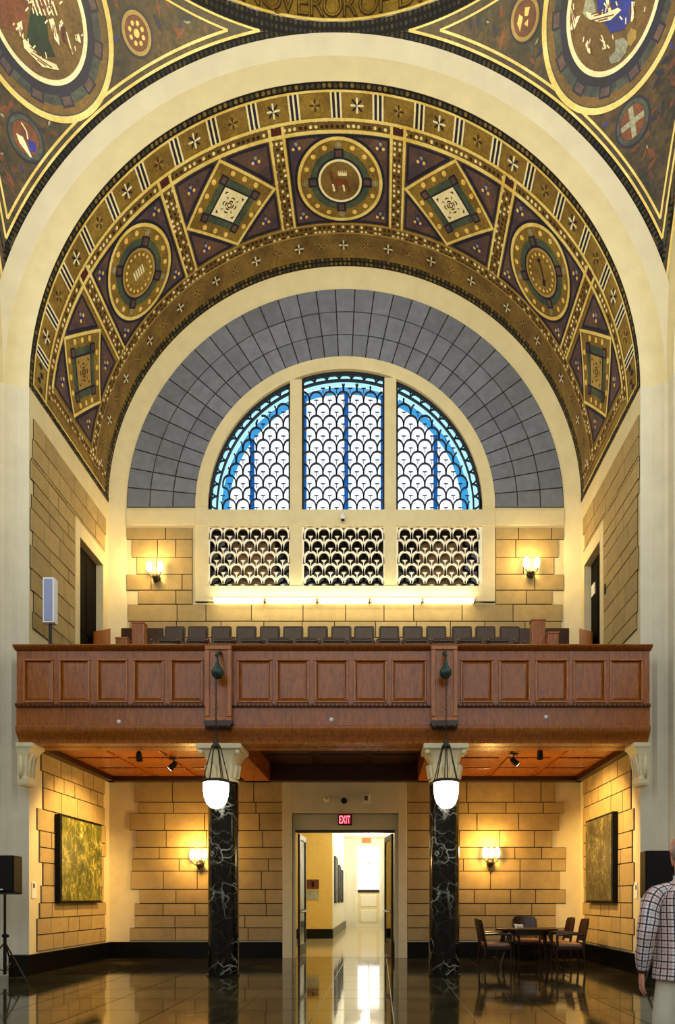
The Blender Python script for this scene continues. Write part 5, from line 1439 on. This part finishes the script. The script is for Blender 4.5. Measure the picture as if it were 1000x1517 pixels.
# ---------------------------------------------------------------- table and chairs
def chair(x, y, rot, label):
    t = thing('armchair', (0, 0, 0), label, 'chair', 'dark wooden armchairs round the table')
    w, dp = .27, .26
    obj('seat', B(-w+.03, w-.03, -dp+.02, dp-.03, .42, .48), 'cushion', t, bevel=.02)
    obj('seat_rail', MB().frame(-w, w, 0, 0.001, 0, 0, 0) if False else B(-w+.01, w-.01, -dp, dp, .36, .42), 'redwood', t, bevel=.006)
    for sx in (-1, 1):
        obj('leg', MB().tube([(sx*(w-.02), dp-.02, .0), (sx*(w-.02), dp-.02, .64)], [.018, .024], 8), 'redwood', t)
        obj('leg', MB().tube([(sx*(w-.02), -dp-.04, .0), (sx*(w-.02), -dp, .45), (sx*(w-.02), -dp-.09, .90)], [.018, .026, .022], 8), 'redwood', t)
        obj('armrest', MB().tube([(sx*(w-.02), -dp-.03, .66), (sx*w, 0, .67), (sx*(w-.02), dp, .65)], [.022, .026, .026], 8), 'redwood', t)
    bk = MB(); vs = []
    for k in range(7):
        q = -1+2*k/6; cv = -.05*(1-q*q)
        for z, yy in ((.52, -dp-.015), (.95, -dp-.10)): vs += [(q*(w-.03), yy+cv-.015, z+(.0 if z < .6 else .02*(1-q*q))), (q*(w-.03), yy+cv+.015, z+(.0 if z < .6 else .02*(1-q*q)))]
    fs = []
    for k in range(6):
        a, b = 4*k, 4*k+4; fs += [(a, b, b+2, a+2), (a+1, a+3, b+3, b+1), (a, a+1, b+1, b), (a+2, b+2, b+3, a+3)]
    fs += [(0, 2, 3, 1), (24, 25, 27, 26)]
    obj('backrest', bk.add(vs, fs), 'redwood', t)
    obj('stretcher', MB().tube([(-w+.02, 0, .18), (w-.02, 0, .18)], .012), 'redwood', t)
    t.location = (x, y, 0); t.rotation_euler = (0, 0, rot); return t
ty = 13.0
chair(px(712, 12.8)+.30, 12.8, -pi/2+.08, 'dark wooden armchair at the left end of the table')
chair(px(842, 13.5)-.30, 13.5, pi/2-.0, 'dark wooden armchair at the right end of the table, nearer the table')
chair(px(862, 12.75)-.30, 12.75, pi/2-.05, 'dark wooden armchair outermost on the right of the table')
chair(px(783, 14.1), 14.15, pi, 'dark wooden armchair behind the table against the wall')
tx0, tx1 = px(733, ty), px(826, ty)
t = thing('dining_table', ((tx0+tx1)/2, ty, 0), 'dark wooden table with splayed legs at the right under the gallery', 'table')
tcx, tcy, tr = (tx0+tx1)/2, ty, (tx1-tx0)/2
obj('tabletop', MB().lathe([(tr-.04, .715), (tr, .73), (tr, .755), (tr-.01, .76), (.02, .76)], (tcx, tcy, 0), 40, sy=.62), 'redwood', t, smooth=True, angle=30)
ap = MB().lathe([(tr-.14, .63), (tr-.14, .715)], (tcx, tcy, 0), 40, sy=.58); obj('apron', ap, 'redwood', t)
for sx in (-1, 1):
    for sy in (-1, 1): obj('leg', MB().tube([(tcx+sx*(tr-.05), tcy+sy*.36, 0), (tcx+sx*(tr-.25), tcy+sy*.26, .70)], [.022, .036], 8), 'redwood', t)
nx_ = px(770, ty)
t = thing('napkin_holder', (nx_, ty, .76), 'small white holder with upright sticks on the table', 'holder')
obj('cup', MB().lathe([(.05, 0), (.06, .03), (.07, .07), (.06, .075), (.02, .02)], (nx_, ty, .76), 14), 'paper', t, smooth=True)
obj('paper_fold', MB().add([(nx_-.09, ty, .765), (nx_+.07, ty, .765), (nx_+.08, ty+.03, .82), (nx_-.11, ty+.03, .85)], [(0, 1, 2, 3)]), 'paper', t)
for q in (-.01, .04): obj('stick', MB().tube([(nx_+q, ty, .78), (nx_+q+.02, ty, .98)], .004, 6), 'redwood', t)

# ---------------------------------------------------------------- the man
def man():
    X, Y = 2.21, 4.65
    t = thing('person', (X, Y, 0), 'bald man in a plaid shirt and khaki trousers seen from behind', 'person')
    def fleshy(name, mb, mat, vox, par=t, sm=4, label=None):
        o = obj(name, mb, mat, par, recalc=True, label=label)
        r = o.modifiers.new('remesh', 'REMESH'); r.mode = 'VOXEL'; r.voxel_size = vox; r.use_smooth_shade = True
        s = o.modifiers.new('smooth', 'SMOOTH'); s.iterations = sm; s.factor = .5
        return o
    b = MB()
    # head (turned slightly left), neck
    hx, hy, hz = X+.0, Y+.03, 1.70
    rings = [(hx, hy+.01, 1.585, .045, .05), (hx, hy+.015, 1.60, .060, .075), (hx, hy+.01, 1.64, .069, .088), (hx, hy, 1.68, .075, .095), (hx, hy-.005, 1.72, .078, .099), (hx, hy-.005, 1.76, .073, .094), (hx, hy, 1.79, .058, .075), (hx, hy, 1.81, .036, .046), (hx, hy, 1.818, .012, .015)]
    b.loft(rings, 20)
    b.loft([(X, Y-.01, 1.42, .075, .07), (X, Y, 1.50, .060, .062), (X, hy-.01, 1.58, .056, .060), (X, hy-.01, 1.64, .055, .06)], 16)
    # face: nose, brow, lips, chin, ears
    b.tube([(hx, hy+.09, 1.725), (hx, hy+.115, 1.69), (hx, hy+.095, 1.68)], [.009, .016, .012], 8)
    b.tube([(hx-.045, hy+.082, 1.735), (hx, hy+.095, 1.738), (hx+.045, hy+.082, 1.735)], .010, 8)
    b.tube([(hx-.022, hy+.088, 1.645), (hx, hy+.096, 1.646), (hx+.022, hy+.088, 1.645)], .009, 8); b.tube([(hx-.02, hy+.085, 1.61), (hx, hy+.092, 1.605), (hx+.02, hy+.085, 1.61)], .014, 8)
    for s in (-1, 1): b.tube([(hx+s*.074, hy-.005, 1.665), (hx+s*.084, hy-.015, 1.69), (hx+s*.086, hy-.015, 1.715), (hx+s*.076, hy-.0, 1.728)], [.010, .014, .015, .010], 8)
    # torso, legs
    b.loft([(X, Y, .92, .15, .10), (X, Y, 1.05, .155, .105), (X, Y, 1.2, .165, .11), (X, Y, 1.33, .165, .10), (X, Y-.005, 1.39, .13, .08), (X, Y-.005, 1.45, .07, .06)], 20)
    b.loft([(X, Y, .84, .15, .115), (X, Y, .94, .16, .12)], 20)
    for s in (-1, 1):
        b.loft([(X+s*.11, Y+.02*s, .0, .045, .05), (X+s*.11, Y+.02*s, .12, .045, .05), (X+s*.11, Y-.01+.02*s, .32, .058, .062), (X+s*.10, Y+.02*s, .48, .062, .065), (X+s*.09, Y, .75, .085, .09), (X+s*.085, Y, .88, .095, .1)], 16)
    # arms
    def arm(s, pts, rad): b.tube(pts, rad, 12)
    sh = lambda s: (X+s*.185, Y-.005, 1.43)
    La = [(X-.13, Y, 1.39), (X-.205, Y-.01, 1.37), (X-.265, Y-.03, 1.25), (X-.295, Y-.04, 1.10), (X-.295, Y-.0, .95), (X-.29, Y+.04, .82)]
    arm(-1, La, [.05, .055, .048, .042, .036, .027])
    Ra = [(X+.13, Y, 1.39), (X+.205, Y-.0, 1.37), (X+.27, Y+.08, 1.27), (X+.27, Y+.16, 1.18), (X+.12, Y+.22, 1.30), (X+.0, Y+.18, 1.40)]
    arm(1, Ra, [.05, .055, .048, .042, .036, .027])
    # left hand hanging: palm, four fingers, thumb
    hx0, hy0, hz0 = X-.29, Y+.045, .80
    b.loft([(hx0, hy0, hz0+.02, .018, .028), (hx0, hy0, hz0-.03, .017, .040), (hx0, hy0+.003, hz0-.075, .015, .042)], 12)
    for k, (off, ln) in enumerate(((-.030, .062), (-.010, .078), (.011, .082), (.031, .072))):
        p = (hx0, hy0+off, hz0-.075)
        b.tube([p, (hx0-.003+.006, hy0+off*1.05, hz0-.075-ln*.45), (hx0+.012, hy0+off*1.02, hz0-.075-ln*.8), (hx0+.024, hy0+off, hz0-.075-ln)], [.0095, .009, .008, .006], 8)
    b.tube([(hx0+.006, hy0+.030, hz0-.005), (hx0+.016, hy0+.055, hz0-.04), (hx0+.02, hy0+.060, hz0-.075)], [.012, .011, .008], 8)
    # right hand touching the left side of the neck
    q = Vector((X-.02, Y+.14, 1.46))
    b.tube([(X+.0, Y+.18, 1.40), (X+.02, Y+.14, 1.445)], [.026, .030], 10)
    for k in range(4):
        b.tube([(X+.025-.006*k, Y+.13-.012*k, 1.44+.012*k), (X-.02, Y+.085-.020*k, 1.475+.010*k), (X-.045, Y+.045-.022*k, 1.490+.008*k), (X-.057, Y+.010-.022*k, 1.488+.006*k)], [.010, .0095, .0085, .0065], 8)
    b.tube([(X+.0, Y+.16, 1.43), (X+.0, Y+.12, 1.47), (X-.02, Y+.10, 1.50)], [.012, .011, .008], 8)
    body = fleshy('body', b, 'skin', .006, sm=3)
    # shirt: body and sleeves with woven plaid laid along each
    def cloth(name, mb, label=None, par=t):
        o = obj(name, mb, 'plaid', par, smooth=True, recalc=True, label=label)
        sb = o.modifiers.new('subdivision', 'SUBSURF'); sb.levels = sb.render_levels = 2
        tx = bpy.data.textures.new('cloth_folds', 'CLOUDS'); tx.noise_scale = .09
        dp = o.modifiers.new('folds', 'DISPLACE'); dp.texture = tx; dp.strength = .022; dp.mid_level = .5; dp.texture_coords = 'LOCAL'; return o
    c = MB(); rg = [(X, Y, .775, .218, .150), (X, Y, .85, .212, .150), (X, Y, .95, .203, .145), (X, Y, 1.08, .205, .142), (X, Y, 1.22, .212, .14), (X, Y, 1.34, .218, .135), (X, Y-.003, 1.40, .205, .12), (X, Y-.005, 1.445, .14, .09), (X, Y-.002, 1.485, .074, .072)]
    rg = [(a_, b_, c_, d_+(.008 if c_ < 1 else 0), e_+(.02 if c_ < 1 else 0)) for a_, b_, c_, d_, e_ in rg]; c.loft(rg, 28)
    for j in range(len(rg)):
        for k in range(28): c.uv[j*28+k] = (k/28*1.16, rg[j][2])
    c.f = c.f[:-2]
    shirt = cloth('plaid_shirt', c, 'white shirt with dark and tan plaid lines')
    def sleeve(pts, rad):
        q = MB(); q.tube(pts, rad, 16); l = 0
        for j, p in enumerate(pts):
            if j: l += (Vector(p)-Vector(pts[j-1])).length
            for k in range(16): q.uv[j*16+k] = (k/16*.40, l)
        q.f = q.f[:-2]
        cloth('sleeve', q, par=shirt)
    sleeve([(X-.10, Y, 1.42), (X-.195, Y-.005, 1.40), (X-.25, Y-.02, 1.32), (X-.275, Y-.035, 1.20), (X-.293, Y-.04, 1.09), (X-.298, Y-.02, .98), (X-.292, Y+.015, .885), (X-.291, Y+.03, .845)], [.05, .078, .076, .069, .066, .060, .050, .044])
    sleeve([(X+.10, Y, 1.42), (X+.195, Y-.0, 1.40), (X+.27, Y+.08, 1.27), (X+.275, Y+.16, 1.18), (X+.14, Y+.22, 1.29), (X+.08, Y+.21, 1.33)], [.05, .078, .066, .062, .052, .044])
    col = MB().loft([(X, Y, 1.465, .080, .080), (X, Y+.004, 1.50, .072, .074), (X, Y+.006, 1.53, .070, .072)], 24); col.f = col.f[:-2]
    for j in range(3):
        for k in range(24): col.uv[j*24+k] = (k/24*.45, j*.03)
    obj('collar', col, 'plaid', shirt, smooth=True, angle=50)
    # trousers
    d = MB(); d.loft([(X, Y, .78, .170, .125), (X, Y, .86, .165, .115), (X, Y, .97, .155, .105), (X, Y, 1.0, .15, .10)], 24)
    for s in (-1, 1):
        d.loft([(X+s*(.125 if s > 0 else .15), Y+.02*s, .06, .095, .11), (X+s*(.12 if s > 0 else .145), Y+.02*s, .3, .092, .1), (X+s*(.11 if s > 0 else .135), Y+.015*s, .5, .096, .1), (X+s*.095, Y, .7, .108, .112), (X+s*.085, Y, .84, .100, .105)], 20)
    fleshy('trousers', d, 'khaki', .010, sm=4)
    obj('wristwatch', MB().tube([(hx0-.001, hy0-.006, .835), (hx0, hy0-.003, .815)], [.033, .033], 16), 'leather', t)
    for s in (-1, 1):
        obj('shoe', MB().loft([(X+s*.11, Y+.07+.02*s, 0, .048, .14), (X+s*.11, Y+.07+.02*s, .03, .05, .14), (X+s*.11, Y+.05+.02*s, .06, .045, .11), (X+s*.11, Y+.01+.02*s, .10, .042, .06)], 18), 'leather', t, smooth=True)
    hr = MB(); n = 24
    vs = []; 
    for z, rx, ry in ((1.625, .062, .088), (1.66, .0765, .0985), (1.70, .082, .104), (1.735, .0815, .1035)):
        for k in range(n+1):
            a = pi*.98+(pi*1.04)*k/n; vs.append((hx+rx*cos(a), hy-.004+ry*sin(a), z))
    hr.add(vs, [(j*(n+1)+i, j*(n+1)+i+1, (j+1)*(n+1)+i+1, (j+1)*(n+1)+i) for j in range(3) for i in range(n)])
    h = obj('hair', hr, 'hair', t, smooth=True); so = h.modifiers.new('solid', 'SOLIDIFY'); so.thickness = .006
    for s in (-1, 1): obj('eye', MB().lathe([(.002, -.011), (.009, -.006), (.011, 0), (.009, .006), (.002, .011)], (hx+s*.03, hy+.086, 1.715), 12), 'paper', t, smooth=True)
    return t
man()
bpy.context.view_layer.update()
